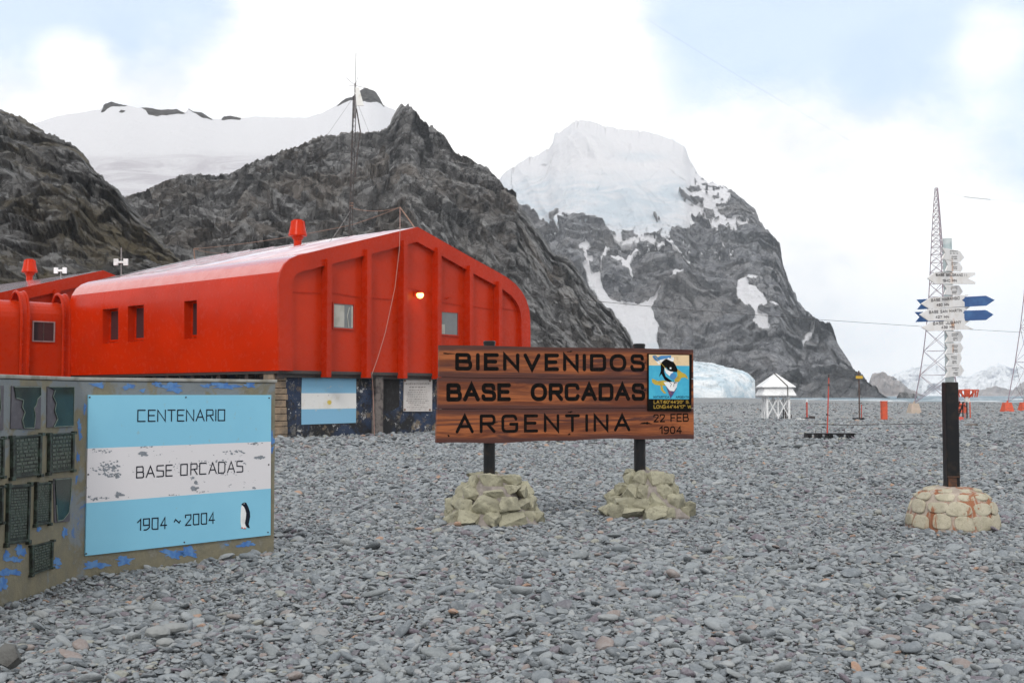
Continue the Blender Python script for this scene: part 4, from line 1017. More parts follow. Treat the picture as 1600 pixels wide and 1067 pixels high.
def wire(pts, r, mat, label, cat='wire', sag=0.0, n=12, group=None, name='wire'):
    out = []
    for i in range(len(pts) - 1):
        a, b = Vector(pts[i]), Vector(pts[i + 1])
        for k in range(n):
            t = k / n; q = a.lerp(b, t); q.z -= sag * (b - a).length * 4 * t * (1 - t); out.append(q)
    out.append(Vector(pts[-1])); mb = MB(); mb.tube(out, r, 5)
    lo = min(out, key=lambda q: q.z); return solo(name, mb, mat, lo, label, cat, group, smooth=40)
rp_ = Plane(BL(PR[10].x, 0, 0), VD)
def onr(x, y): q = rp_.px(x, y); return rp_.to3(q.x, q.y)
# ridge wires strung between little posts
pk = onr(625, 324); pk0 = onr(648, 356)
mbp = MB(); mbp.tube([pk0, pk], .03, 6); solo('wire_post', mbp, M_rustwire, pk0, 'short leaning rusty post at the peak of the red gable', 'post')
pe = onr(303, 389); pe0 = onr(304, 404)
mbp = MB(); mbp.tube([pe0, pe], .035, 6); mbp.tube([pe, pe + Vector((.25, 0, .02))], .03, 6); solo('wire_post', mbp, M_rustwire, pe0, 'short rusty post at the far end of the red roof ridge', 'post')
wire([pe, onr(548, 352), pk], .014, M_rustwire, 'long rusty wire running along just above the roof ridge to the gable peak', sag=.01)
wire([pk, onr(549, 325)], .014, M_rustwire, 'slack rusty wire between the radio mast and the leaning gable post', sag=.05)
wire([onr(547, 330), on_slope(515, 378)], .010, M_greywire, 'thin grey guy wire from the mast down to the roof beside the vent', sag=.02)
wire([pe, onr(345, 396), onr(420, 392)], .012, M_rustwire, 'sagging rusty wire from the far ridge post low over the roof', sag=.02)
wire([on_slope(422, 386), on_slope(465, 384.5), on_slope(535, 369)], .010, M_greywire, 'grey cable lying on the roof across the foot of the vent', sag=.0)
# cable down the gable
g = gab
def gp(x, y, off): q = g.px(x, y, off); return g.to3(q.x, q.y, off)
wire([pk, gp(625, 358, .42), gp(624, 390, .42), gp(617, 450, .42), gp(602, 520, .42), gp(590, 560, .40), gp(581, 585, .40), gp(583, 610, .2), gp(585, 682, .2)], .012, paint('pale_cable', (.40, .22, .18), (.3, .2, .18), .7, 9), 'thin pale cable hanging down the red gable to the ground beside the pillar', 'cable', sag=.0, n=4, name='cable')
def small_antenna(x, yb, yt, pxs, Y, label, s):
    p = P(x, yb, Y); q = P(x, yt, Y); root = thing('roof_antenna', label, 'antenna', p)
    mb = MB(); mb.tube([p - Vector((0, 0, .25)), q], .03 * s, 6); obj('pole', mb, M_greywire, root)
    z = P(x, pxs, Y).z; mb = MB(); w_ = .24 * s
    for sx in (-1, 1): mb.box((p.x + sx * w_, Y - .08, z), (w_ * .9, .12, .33 * s))
    mb.box((p.x, Y - .06, z), (w_ * 1.6, .10, .10 * s)); obj('panels', mb, M_white, root, bevel=.01)
v_ = BL(PR[10].x, 10, 0)
small_antenna(189.5, 430, 387, 410, 56.5, 'white twin panel antenna on a grey pole behind the far end of the large roof', 1.0)
small_antenna(95, 431, 420, 423, 64, 'small white antenna just above the roof of the rear red building', 1.0)

# ================================================================== MEMORIAL WALL
def memorial():
    Z2 = (0, 570, 2.807); Z8 = (0, 580, 2.964)
    A = P(115.5, 897, 10.32); A.z = 0
    fp = Plane(A, UD)                                   # flag side
    B = fp.px(428.5, 860); Wd = B.x
    H = fp.px(116, 591.6).y
    d2 = Vector((.049, 1, 0)).normalized(); sp = Plane(A, -d2)   # plaque side comes towards the camera
    root = thing('memorial_wall', 'low angled concrete wall with flaking blue paint, a centenary board and bronze plaques', 'wall', A + fp.d * (Wd / 2))
    m, t, b = material('flaking_blue_concrete'); v = coords(t)
    n = noise(t, v, 2.1, 9, .66, .5); n2 = noise(t, v, 7, 9, .7); n3 = noise(t, v, 26, 6, .7)
    c = mix(t, mapr(t, n2, .35, .65), (.20, .18, .12), (.155, .145, .105))
    hz = nn(t, 'ShaderNodeSeparateXYZ', Vector=nn(t, 'ShaderNodeTexCoord').outputs['Object']).outputs; up_ = mth(t, 'ADD', mth(t, 'MULTIPLY', mapr(t, hz[2], .9, 1.75), .10), mth(t, 'MULTIPLY', mapr(t, hz[0], -.86, -.93), .07))
    c = mix(t, mapr(t, mth(t, 'ADD', n, up_), .55, .62, 0, .85), c, (.17, .20, .225))
    c = mix(t, mapr(t, n2, .58, .66, 0, .6), c, (.22, .215, .19))
    c = mix(t, mapr(t, n, .665, .69, 0, .8), c, (.06, .15, .36))
    setc(t, b, c); b.inputs['Roughness'].default_value = .75; bump(t, b, mth(t, 'ADD', n3, mth(t, 'MULTIPLY', n, 3)), .5, .012)
    th = .26
    # one concrete body, L shaped in plan
    LA = 3.2
    c0 = A.copy(); c1 = fp.to3(Wd, 0); c2 = fp.to3(Wd, 0, -th); nA = fp.n
    e1 = A - d2 * LA; nS = sp.n
    c3 = A - nA * th - nS * 0; # inner corner
    # intersection of the two back lines
    a1 = A - nA * th; a2 = A - nS * th
    den = fp.d.x * d2.y - fp.d.y * d2.x; w_ = a2 - a1; k = (w_.x * d2.y - w_.y * d2.x) / den; inn = a1 + fp.d * k
    e2 = e1 - nS * th
    poly = [e1, c0, c1, c2, inn, e2]
    mb = MB(); mb.slab([Vector((q.x, q.y, -.15)) for q in poly], (0, 0, 1), H + .15 - .02)
    obj('wall_body', mb, m, root, bevel=.012)
    mt = paint('worn_coping', (.30, .30, .28), (.20, .19, .16), .8, 6, fine=40)
    mb = MB(); 
    def grow(q, k): return Vector((q.x, q.y, 0)) + k
    g2 = .012
    poly2 = [e1 + nS * g2, c0 + (nS + nA).normalized() * g2, c1 + nA * g2 + fp.d * g2, c2 - nA * g2 + fp.d * g2, inn - nA * g2, e2 - nS * g2]
    mb.slab([Vector((q.x, q.y, H - .018)) for q in poly2], (0, 0, 1), .032); obj('coping', mb, mt, root, bevel=.008)
    rnd = random.Random(4)
    # bright blue paint remnants
    mbp = paint('bright_blue_paint', (.04, .14, .40), (.10, .23, .46), .6, 14, .35, .65, .3, .003)
    mb = MB(); k_ = 2.807
    for (x, y, rx, ry) in ((418, 876, 42, 19), (545, 857, 38, 16), (760, 828, 42, 18), (825, 820, 42, 18), (1080, 786, 33, 12), (995, 788, 10, 4), (755, 98, 45, 18), (690, 85, 22, 9), (985, 92, 55, 13), (1095, 88, 26, 10), (905, 92, 18, 9),
                           (565, 95, 22, 12), (1192, 320, 9, 30), (1193, 372, 7, 12), (348, 265, 7, 26), (352, 310, 8, 16), (342, 405, 6, 22), (335, 500, 6, 15), (430, 88, 32, 9), (372, 190, 6, 20), (625, 112, 14, 6)):
        mb = MB(); splat(mb, fp, x / k_, 570 + y / k_, rx / k_, ry / k_, .003, rnd, 26, .5); obj('paint_remnant', mb, mbp, root)
    mb = MB()
    for (x, y, rx, ry) in ((70, 250 + 330, 1, 1), (60, 870, 48, 16), (40, 930, 60, 22), (10, 985, 30, 40), (95, 830, 30, 30), (300, 745, 14, 30), (265, 880, 20, 26), (30, 850, 20, 22), (180, 730, 12, 14), (258, 905, 24, 9)):
        mb = MB(); splat(mb, sp, x / 2.964, 580 + y / 2.964, rx / 2.964 * .8, ry / 2.964 * .8, .003, rnd, 30, .38); obj('paint_remnant', mb, mbp, root)
    # grey weathered paint band behind the plaques
    # ---- centenary board
    cb, t, b = material('board_sky_blue'); v = coords(t); n = noise(t, v, 9, 9, .7)
    c = mix(t, mapr(t, n, .62, .68, 0, .6), (.20, .50, .68), (.26, .38, .42)); setc(t, b, mix(t, mapr(t, noise(t, v, 1.2, 4), .4, .7), c, (.22, .535, .71))); b.inputs['Roughness'].default_value = .45
    cw, t, b = material('board_white'); v = coords(t); n = noise(t, coords(t, (1, 1, 1.8)), 10, 8, .7, .3)
    n2 = noise(t, v, 2.0, 3, .5)
    c = mix(t, mapr(t, mth(t, 'ADD', n, mth(t, 'MULTIPLY', n2, .25)), .775, .785), (.66, .645, .67), (.16, .18, .21)); setc(t, b, c); b.inputs['Roughness'].default_value = .45
    root_b = MB()
    for mi, q in ((0, [(384, 132), (1185, 132), (1184, 336), (380, 366)]), (1, [(380, 366), (1184, 336), (1183, 541), (375, 605)]), (0, [(375, 605), (1183, 541), (1182, 745), (370, 836)])): polypx(root_b, fp, Z2, q, 0, .018, mi)
    bd = obj('centenary_board', root_b, [cb, cw], root); bd['label'] = 'light blue and white painted board lettered for the centenary'
    off = .0205
    mb = MB(); kw = dict(square=True, off=off, w=.0115)
    textpx(mb, 'CENTENARIO', fp, Z2, (597, 250), (597, 196), (988, 246), (988, 194), gap=.22, **kw)
    textpx(mb, 'BASE ORCADAS', fp, Z2, (592, 497), (592, 444), (1062, 470), (1062, 418), gap=.22, **kw)
    textpx(mb, '1904', fp, Z2, (595, 727), (597, 674), (728, 718), (728, 664), gap=.26, **kw)
    textpx(mb, '~', fp, Z2, (757, 712), (757, 664), (788, 708), (788, 660), gap=.2, **kw)
    textpx(mb, '2004', fp, Z2, (806, 705), (806, 655), (938, 695), (938, 643), gap=.26, **kw)
    obj('board_lettering', mb, M_ink, bd)
    # peeled grey spots
    mb = MB(); gm = paint('peeled_grey', (.21, .235, .27), (.16, .18, .2), .6, 30)
    for (x, y, sx, sy, n_, r) in ((480, 450, 45, 30, 36, 6), (500, 485, 26, 10, 14, 6), (635, 387, 10, 4, 5, 12), (520, 567, 10, 8, 6, 10), (415, 590, 20, 6, 8, 4), (460, 582, 20, 5, 7, 4), (853, 543, 14, 4, 5, 11), (862, 514, 6, 4, 3, 6), (845, 495, 10, 6, 5, 4), (760, 570, 30, 3, 7, 2.5), (890, 556, 40, 3, 9, 3), (1140, 405, 22, 7, 12, 6), (1020, 382, 40, 8, 16, 4), (1110, 345, 30, 3, 12, 4), (450, 378, 50, 8, 18, 3.5), (630, 360, 30, 3, 7, 3), (1000, 480, 50, 12, 10, 2.5), (900, 430, 60, 14, 22, 2.5), (1112, 538, 8, 2, 3, 5), (990, 420, 60, 10, 14, 3), (430, 460, 25, 18, 14, 4), (780, 440, 40, 20, 10, 2)):
        for _ in range(n_):
            rr = r * rnd.uniform(.4, 1.25); splat(mb, fp, (x + rnd.gauss(0, sx * .55)) / k_, 570 + (y + rnd.gauss(0, sy * .55)) / k_, rr * 1.25 / k_, rr * .8 / k_, .0188 + rnd.uniform(0, .0008), rnd, 14, .5)
    obj('peeled_spot', mb, gm, bd)
    for (x, y) in ((393, 142), (815, 142), (1180, 145), (387, 480), (1178, 437), (378, 827), (808, 777), (1175, 733)):
        mb = MB(); p = fp.pt(x / k_, 570 + y / k_, .018); Mx = fp.n.to_track_quat('Z', 'Y').to_matrix(); mb.lathe((0, 0, 0), [(.008, 0), (.008, .004), (.004, .006)], 10); mb.v = [tuple(p + Mx @ Vector(q)) for q in mb.v]; obj('screw', mb, M_dark, bd, smooth=40)
    # penguin painting
    mb = MB(); P1 = [(1062, 612), (1057, 625), (1055, 660), (1055, 690), (1058, 708), (1064, 716), (1078, 716), (1086, 700), (1088, 660), (1086, 625), (1078, 610)]
    polypx(mb, fp, Z2, P1, .019, .0015, 1)
    P2 = [(1058, 611), (1064, 606), (1072, 602), (1080, 604), (1084, 612), (1090, 625), (1096, 645), (1097, 665), (1093, 685), (1090, 698), (1096, 714), (1088, 714), (1078, 706), (1074, 694), (1078, 672), (1080, 650), (1076, 634), (1070, 622), (1064, 616)]
    polypx(mb, fp, Z2, P2, .0205, .0012, 0)
    for (x, y) in ((1062, 713), (1074, 715)): polypx(mb, fp, Z2, [(x - 6, y + 3), (x, y - 3), (x + 6, y + 3)], .0215, .001, 2)
    polypx(mb, fp, Z2, [(1069, 607), (1072, 606), (1073, 609), (1070, 610)], .0218, .0008, 1)
    pg = obj('painted_penguin', mb, [M_ink, M_white, M_orange], bd); pg['label'] = 'small standing penguin painted at the lower right of the board'
    # ---- plaques
    bm_, t, b = material('verdigris_bronze'); v = coords(t); n = noise(t, v, 14, 8, .7)
    setc(t, b, mix(t, mapr(t, n, .42, .62), (.016, .018, .015), (.055, .08, .062))); b.inputs['Roughness'].default_value = .5; b.inputs['Metallic'].default_value = .35; bump(t, b, n, .5, .006)
    gl, t, b = material('dark_green_glass'); v = coords(t); n = noise(t, v, 6, 6, .65)
    setc(t, b, mix(t, mapr(t, n, .4, .65), (.006, .014, .010), (.018, .035, .025))); b.inputs['Roughness'].default_value = .22; b.inputs['Specular IOR Level'].default_value = .3
    pu = paint('violet_grey_backing', (.075, .07, .085), (.10, .095, .11), .7, 12)
    ed = paint('pale_broken_edge', (.16, .20, .17), (.09, .12, .10), .6, 20)
    S = 2.964
    def quad(pts, off): return [sp.pt(a / S, 580 + c / S, off) for a, c in pts]
    def lerpq(q, u, v): return (q[0].lerp(q[1], u)).lerp(q[3].lerp(q[2], u), v)
    labs = {}
    def bronze(q, rows, label=None, cols=1):
        Q = quad(q, 0); mb = MB(); mb.slab([lerpq(Q, a, c) for a, c in ((.03, .02), (.97, .02), (.97, .98), (.03, .98))], sp.n, .016)
        o = obj('bronze_plaque', mb, bm_, root, bevel=.003)
        if label: o['label'] = label
        mb = MB()
        def bar(u0, v0, u1, v1, h): mb.slab([lerpq(Q, u0, v0), lerpq(Q, u1, v0), lerpq(Q, u1, v1), lerpq(Q, u0, v1)], sp.n, h)
        bar(0, 0, .08, 1, .03); bar(.92, 0, 1, 1, .03); bar(.08, 0, .92, .045, .03); bar(.08, .955, .92, 1, .03)
        for (a, c) in ((0, 0), (1, 0), (0, 1), (1, 1)): bar(a - .05, c - .03, a + .07, c + .05, .036)
        obj('frame', mb, bm_, o, bevel=.004)
        mb = MB(); rr = random.Random(int(q[0][0]))
        for k in range(rows):
            v0 = .08 + .84 * k / rows; v1 = v0 + .84 / rows * .55; u = .13
            while u < .86:
                L = rr.uniform(.05, .2); u2 = min(u + L, .87)
                mb.slab([lerpq(Q, u, v0), lerpq(Q, u2, v0), lerpq(Q, u2, v1), lerpq(Q, u, v1)], sp.n, .023); u = u2 + .03
        obj('raised_lettering', mb, paint('rubbed_bronze', (.055, .07, .055), (.09, .11, .085), .5, 20) if 'rb' not in labs else labs['rb'], o)
        labs['rb'] = bpy.data.materials['rubbed_bronze']
    bronze([(45, 303), (183, 290), (178, 480), (45, 497)], 9)
    bronze([(218, 290), (333, 283), (330, 458), (215, 473)], 8)
    bronze([(28, 527), (130, 520), (122, 788), (20, 802)], 17, 'tall narrow bronze plaque')
    bronze([(158, 517), (227, 511), (222, 705), (153, 713)], 15, 'slim bronze plaque')
    bronze([(135, 808), (235, 783), (232, 908), (135, 945)], 9, 'lowest bronze plaque')
    bronze([(-110, 318), (8, 306), (5, 488), (-110, 506)], 9)
    bronze([(-120, 545), (2, 532), (0, 700), (-120, 725)], 9)
    def torn(q, shard, label):
        Q = quad(q, 0); mb = MB(); mb.slab(Q, sp.n, .010); o = obj('glass_plaque', mb, pu, root); o['label'] = label
        mb = MB(); pts = [lerpq(Q, a, c) for a, c in shard]; mb.slab(pts, sp.n, .018); obj('glass', mb, gl, o)
        mb = MB()
        for k in range(len(shard) - 1): mb.tube([lerpq(Q, *shard[k]) + sp.n * .018, lerpq(Q, *shard[k + 1]) + sp.n * .018], .0045, 4)
        obj('broken_edge', mb, ed, o)
    torn([(50, 68), (185, 68), (183, 266), (45, 266)], [(.05, .02), (.96, .02), (.97, .22), (.85, .30), (.80, .45), (.72, .52), (.78, .7), (.74, .98), (.40, .98), (.34, .8), (.42, .62), (.33, .5), (.36, .33), (.12, .28)], 'broken dark green glass plaque in the top row')
    torn([(215, 70), (337, 70), (333, 256), (213, 260)], [(.02, .01), (.98, .01), (.99, .98), (.22, .99), (.36, .8), (.25, .6), (.3, .42), (.18, .25), (.25, .1)], 'large dark green glass plaque by the corner')
    torn([(245, 497), (325, 490), (318, 694), (248, 700)], [(.03, .02), (.97, .02), (.95, .5), (.86, .8), (.5, .95), (.14, .97), (.08, .6)], 'chipped green glass plaque near the corner')
    torn([(-110, 72), (12, 66), (10, 272), (-110, 280)], [(.0, .02), (.8, .02), (.85, .5), (.7, .98), (0, .98)], 'glass plaque at the left edge')
memorial()

# ================================================================== WOODEN WELCOME SIGN
def rocks_mound(center, rows, seed, mortar_r, mortar_h, sz=(.15, .13, .12)):
    """angular stones set in courses round a mortar core"""
    rnd = random.Random(seed); mb = MB(); c = Vector(center)
    for (z, r, n_, s) in rows:
        for k in range(n_):
            a = 2 * math.pi * (k + rnd.uniform(-.25, .25)) / n_ + z * 5
            p = c + Vector((math.cos(a) * r, math.sin(a) * r, z + rnd.uniform(-.02, .03)))
            sx, sy, sz_ = [s * rnd.uniform(.75, 1.25) for _ in range(3)]; rot = Matrix.Rotation(a + rnd.uniform(-.4, .4), 3, 'Z') @ Matrix.Rotation(rnd.uniform(-.35, .35), 3, 'Y')
            pts = []
            for _ in range(15):
                q = Vector((rnd.gauss(0, 1), rnd.gauss(0, 1), rnd.gauss(0, 1))).normalized()
                q = Vector((math.copysign(abs(q.x) ** .6, q.x), math.copysign(abs(q.y) ** .6, q.y), math.copysign(abs(q.z) ** .6, q.z)))
                pts.append(p + rot @ Vector((q.x * sx * .8, q.y * sy * 1.05, q.z * sz_ * .72)))
            mb.hull(pts, 0)
    n_, prof = 40, mortar_h
    vs = []; fs = []; L = len(prof)
    for (r, z) in prof:
        for k in range(n_):
            a = 2 * math.pi * k / n_; rr = r * (1 + .10 * math.sin(3 * a + z * 7 + seed) + .06 * math.sin(7 * a + z * 11)); vs.append(c + Vector((math.cos(a) * rr, math.sin(a) * rr, z + .02 * math.sin(5 * a))))
    for i in range(L - 1):
        for k in range(n_): fs.append((i * n_ + k, i * n_ + (k + 1) % n_, (i + 1) * n_ + (k + 1) % n_, (i + 1) * n_ + k))
    fs.append(tuple((L - 1) * n_ + k for k in range(n_))); mb.add(vs, fs, 1)
    return mb
def subdiv_noise(o, amt, scale, levels=2, seed=1):
    """cut the faces finer and roughen them, in the mesh itself"""
    me = o.data; bm = bmesh.new(); bm.from_mesh(me)
    for _ in range(levels): bmesh.ops.subdivide_edges(bm, edges=bm.edges, cuts=1, use_grid_fill=True, smooth=0)
    co = np.array([v.co[:] for v in bm.verts]); no = np.array([v.normal[:] for v in bm.verts])
    d = fbm(co[:, 0] / scale, co[:, 1] / scale, co[:, 2] / scale, 4, seed) * amt
    for v, k, n_ in zip(bm.verts, d, no): v.co += Vector(n_) * k
    bm.to_mesh(me); bm.free(); me.polygons.foreach_set('use_smooth', [True] * len(me.polygons)); me.set_sharp_from_angle(angle=R(32))
def stone_mats(nm, c1, c2, mo, rust=False):
    m, t, b = material(nm + '_stone'); v = coords(t); n = noise(t, v, 5, 8, .65, .3); g_ = noise(t, v, 28, 7, .75)
    c = mix(t, mapr(t, n, .35, .65), c1, c2); c = mix(t, mapr(t, noise(t, v, 3.1, 2, .5), .4, .62, 0, .5), c, tuple(x * .85 + .03 for x in c1)); c = mix(t, mapr(t, g_, .54, .66, 0, .75), c, tuple(x * .4 for x in c1))
    if rust:
        r_ = noise(t, coords(t, (3.2, 3.2, .6)), 2.2, 6, .6, .5); c = mix(t, mapr(t, r_, .58, .66, 0, .85), c, (.26, .085, .03))
    setc(t, b, c); b.inputs['Roughness'].default_value = .85; bump(t, b, mth(t, 'ADD', n, mth(t, 'MULTIPLY', g_, .4)), .8, .03)
    m2, t, b = material(nm + '_mortar'); v = coords(t); n = noise(t, v, 9, 8, .7)
    c = mix(t, mapr(t, n, .4, .65), mo, tuple(x * .7 for x in mo))
    if rust:
        r_ = noise(t, coords(t, (3.2, 3.2, .6)), 2.2, 6, .6, .5); c = mix(t, mapr(t, r_, .50, .58, 0, .9), c, (.26, .085, .03))
    setc(t, b, c); b.inputs['Roughness'].default_value = .9; bump(t, b, n, .8, .02)
    return [m, m2]
def welcome():
    Z4 = (670, 520, 3.335); Zp = (960, 530, 5.929)
    A = P(683, 618, 14.3); B = P(1080, 618, 15.62)
    d = Vector((B.x - A.x, B.y - A.y, 0)); pl = Plane(A, d)
    k = 3.335
    root = thing('welcome_sign', 'brown wooden welcome board with routed black letters on two black posts in stone bases', 'sign', pl.to3(d.length / 2, 0))
    off = pl.n
    f = lambda x, y: pl.px(670 + x / k, 520 + y / k)
    # ---- three planks with a wavy lower edge
    wood, t, b = material('varnished_redwood'); 
    ang = math.atan2(pl.d.y, pl.d.x)
    v0 = coords(t, (1, 1, 1), 'Object', (0, 0, -ang))
    vw = nn(t, 'ShaderNodeMapping', Vector=v0, Scale=(.55, 1, 6.5)).outputs[0]
    n = noise(t, vw, 1.5, 7, .62, .9); n2 = noise(t, nn(t, 'ShaderNodeMapping', Vector=v0, Scale=(1.2, 1, 30)).outputs[0], 1.8, 8, .65, .6); n3 = noise(t, v0, .9, 4, .55)
    n4 = noise(t, nn(t, 'ShaderNodeMapping', Vector=v0, Scale=(.35, 1, 4.2)).outputs[0], 1.1, 5, .6, 1.4)
    c = mix(t, mapr(t, n, .40, .60), (.125, .034, .014), (.34, .105, .034))
    c = mix(t, mapr(t, n2, .50, .66, 0, .6), c, (.12, .04, .025))
    c = mix(t, mapr(t, n4, .52, .60, 0, .9), c, (.07, .024, .020)); b.inputs['Specular IOR Level'].default_value = .25
    c = mix(t, mapr(t, n3, .60, .72, 0, .5), c, (.38, .16, .065))
    # darker weathered edge where each plank meets the next
    zc = nn(t, 'ShaderNodeSeparateXYZ', Vector=v0).outputs[2]
    at = nn(t, 'ShaderNodeAttribute', _attribute_name='edge').outputs['Fac']
    c = mix(t, mapr(t, mth(t, 'ADD', at, mth(t, 'MULTIPLY', mth(t, 'SUBTRACT', n, .5), 2.2)), .25, .75, 0, .9), c, (.06, .024, .022))
    setc(t, b, c); b.inputs['Roughness'].default_value = .42; pass
    bump(t, b, mth(t, 'ADD', n2, mth(t, 'MULTIPLY', n, .6)), .45, .01)
    W = d.length; zt = (f(50, 65).y + f(1367, 88).y) / 2; zb = (f(35, 568).y + f(1365, 548).y) / 2
    sL = f(50, 65).x; sR = f(1367, 88).x
    z1 = f(500, 237).y; z2 = f(500, 395).y
    rnd = random.Random(8)
    def plank(za_fn, zb_fn, sl, sr, seed):
        ns, nz_ = 90, 10; th = .055; mb = MB(); vs = []; edge = []
        for side in (0, 1):
            for j in range(nz_ + 1):
                for i in range(ns + 1):
                    s = sl(j / nz_) + (sr(j / nz_) - sl(j / nz_)) * i / ns; lo = zb_fn(s); hi = za_fn(s); z = lo + (hi - lo) * j / nz_
                    vs.append(pl.to3(s, z, th if side else 0)); e_ = abs(j / nz_ - .5) * 2; edge.append(max(0, (e_ - .45) / .55))
        N1 = ns + 1; off_ = N1 * (nz_ + 1); fs = []
        for j in range(nz_):
            for i in range(ns):
                a = j * N1 + i; fs.append((a, a + 1, a + N1 + 1, a + N1)); fs.append((off_ + a, off_ + a + N1, off_ + a + N1 + 1, off_ + a + 1))
        for i in range(ns):
            fs.append((i, off_ + i, off_ + i + 1, i + 1)); a = nz_ * N1 + i; fs.append((a, a + 1, off_ + a + 1, off_ + a))
        for j in range(nz_):
            a = j * N1; fs.append((a, a + N1, off_ + a + N1, off_ + a)); a = j * N1 + ns; fs.append((a, off_ + a, off_ + a + N1, a + N1))
        mb.add(vs, fs); o = obj('plank', mb, wood, root, smooth=40)
        A_ = o.data.attributes.new('edge', 'FLOAT', 'POINT'); A_.data.foreach_set('value', edge)
    wav = lambda s, q: .012 * math.sin(s * 2.1 + q) + .006 * math.sin(s * 5.3 + q * 2)
    sl = lambda v: sL - .04 * (1 - v); sr = lambda v: sR
    plank(lambda s: zt + .004 * math.sin(s * 3), lambda s: z1 + .003 + wav(s, 1) * .4, lambda v: sL - .005, sr, 1)
    plank(lambda s: z1 - .003 + wav(s, 1) * .4, lambda s: z2 + .003 + wav(s, 2) * .4, lambda v: sL - .018, sr, 2)
    plank(lambda s: z2 - .003 + wav(s, 2) * .4, lambda s: zb + .012 * math.sin((s - sL) * 1.9 + 3.4) + .006 * math.sin(s * 6) - .006, lambda v: sL - .04 + .012 * v, sr, 3)
    front = .0555
    for z_ in (z1, z2):
        mb = MB(); mb.slab([pl.to3(sL + .05, z_ - .05, -.02), pl.to3(sR - .02, z_ - .05, -.02), pl.to3(sR - .02, z_ + .05, -.02), pl.to3(sL + .05, z_ + .05, -.02)], pl.n, .017); obj('batten', mb, M_black, root)
    mb = MB(); kw = dict(off=front, gap=.38)
    textpx(mb, 'BIENVENIDOS', pl, Z4, (130, 197), (130, 105), (1114, 203), (1114, 112), w=.050, **kw)
    textpx(mb, 'BASE', pl, Z4, (84, 358), (84, 262), (420, 356), (420, 262), w=.053, off=front, gap=.30)
    textpx(mb, 'ORCADAS', pl, Z4, (522, 356), (522, 262), (1116, 354), (1116, 262), w=.053, off=front, gap=.30)
    textpx(mb, 'ARGENTINA', pl, Z4, (132, 523), (132, 425), (1040, 512), (1040, 422), w=.040, off=front, gap=.42)
    textpx(mb, '22 FEB', pl, Z4, (1160, 466), (1160, 424), (1343, 462), (1343, 418), w=.018, off=front, gap=.26)
    textpx(mb, '1904', pl, Z4, (1190, 527), (1190, 485), (1308, 525), (1308, 485), w=.018, off=front, gap=.26)
    obj('routed_lettering', mb, M_letter, root)
    # knots and drips
    mb = MB(); 
    for (x, y, rx, ry) in ((1130, 470, 22, 7), (100, 108, 26, 4), (103, 536, 6, 5), (340, 297, 7, 5), (340, 468, 14, 5), (1127, 298, 4, 4), (1128, 155, 5, 4), (737, 412, 12, 4), (732, 528, 8, 4), (735, 98, 14, 3)): mb = MB(); splat(mb, pl, 670 + x / k, 520 + y / k, rx / k, ry / k, front + .0003, rnd, 16, .5); obj('knot', mb, M_letter, root)
    # posts
    posts = []
    for (x0, x1) in ((298, 355), (1086, 1140)):
        a = pl.px(670 + x0 / k, 640); c_ = pl.px(670 + x1 / k, 640); s = (a.x + c_.x) / 2; r = (c_.x - a.x) / 2; p = pl.to3(s, 0, -r - .004)
        mb = MB(); mb.lathe(p, [(r, .3), (r, zt + .035)], 28); mb.lathe(p, [(r * .95, zt + .035), (r * 1.06, zt + .036), (r * 1.06, zt + .062), (r * .9, zt + .072)], 28); obj('post', mb, M_black, root, smooth=40); posts.append(p)
    # stone bases
    sm = stone_mats('olive', (.36, .345, .25), (.22, .21, .155), (.27, .24, .22))
    for i, p in enumerate(posts):
        p = Vector((p.x, p.y, 0)); R0 = .52 if i == 0 else .49; Ht = .60 if i == 0 else .56
        q = p + Vector((.05 if i == 0 else .10, -.02, 0))
        rows = [(.07, R0 * 1.0, 13, .165), (.22, R0 * .84, 11, .165), (.37, R0 * .66, 9, .16), (.52, R0 * .46, 7, .15)]
        if i: rows = [(a * .94, b_, c_, d_) for a, b_, c_, d_ in rows]
        mb = rocks_mound(q, rows, 3 + i, .5, [(R0 * 1.16, -.10), (R0 * 1.12, .02), (R0 * .98, .12), (R0 * .84, .24), (R0 * .66, .40), (R0 * .44, .55), (R0 * .2, .60)])
        o = obj('stone_base', mb, sm, root); subdiv_noise(o, .020, .06, 3, 5 + i)
    # ---- emblem panel
    em = [M_letter, paint('emblem_cream', (.72, .55, .33), (.6, .45, .27), .5, 12), paint('emblem_sea_blue', (.035, .36, .56), (.05, .42, .6), .5, 9), paint('emblem_gold', (.50, .36, .03), (.4, .27, .04), .5, 20), M_white, paint('emblem_blue', (.05, .22, .48), None, .5, 12), paint('emblem_navy', (.05, .05, .17), (.25, .05, .06), .5, 20)]
    mb = MB(); polypx(mb, pl, Zp, [(303, 132), (712, 140), (706, 668), (303, 662)], front + .001, .022, 0); e = obj('emblem_panel', mb, em[0], root, bevel=.003); e['label'] = 'square painted emblem panel at the right of the wooden board'
    o0 = front + .0235
    mb = MB()
    def pp(pts, lv, mi): polypx(mb, pl, Zp, pts, o0 + lv * .0007, .0006, mi)
    pp([(320, 142), (692, 148), (693, 246), (320, 242)], 0, 1); pp([(320, 242), (693, 246), (692, 555), (320, 553)], 0, 2)
    pp([(345, 365), (365, 370), (400, 387), (455, 380), (490, 392), (480, 430), (445, 428), (455, 470), (482, 500), (460, 502), (430, 470), (425, 428), (375, 420), (350, 400)], 1, 3)
    pp([(585, 275), (605, 290), (622, 305), (655, 320), (672, 340), (685, 372), (652, 352), (620, 358), (600, 392), (565, 405), (555, 375), (585, 340), (580, 300)], 1, 3)
    pp([(380, 195), (430, 178), (475, 178), (440, 210), (412, 236), (395, 215)], 1, 4)
    pp([(350, 158), (366, 150), (385, 152), (402, 168), (430, 152), (528, 150), (522, 174), (470, 180), (430, 190), (395, 205), (372, 190)], 2, 5)
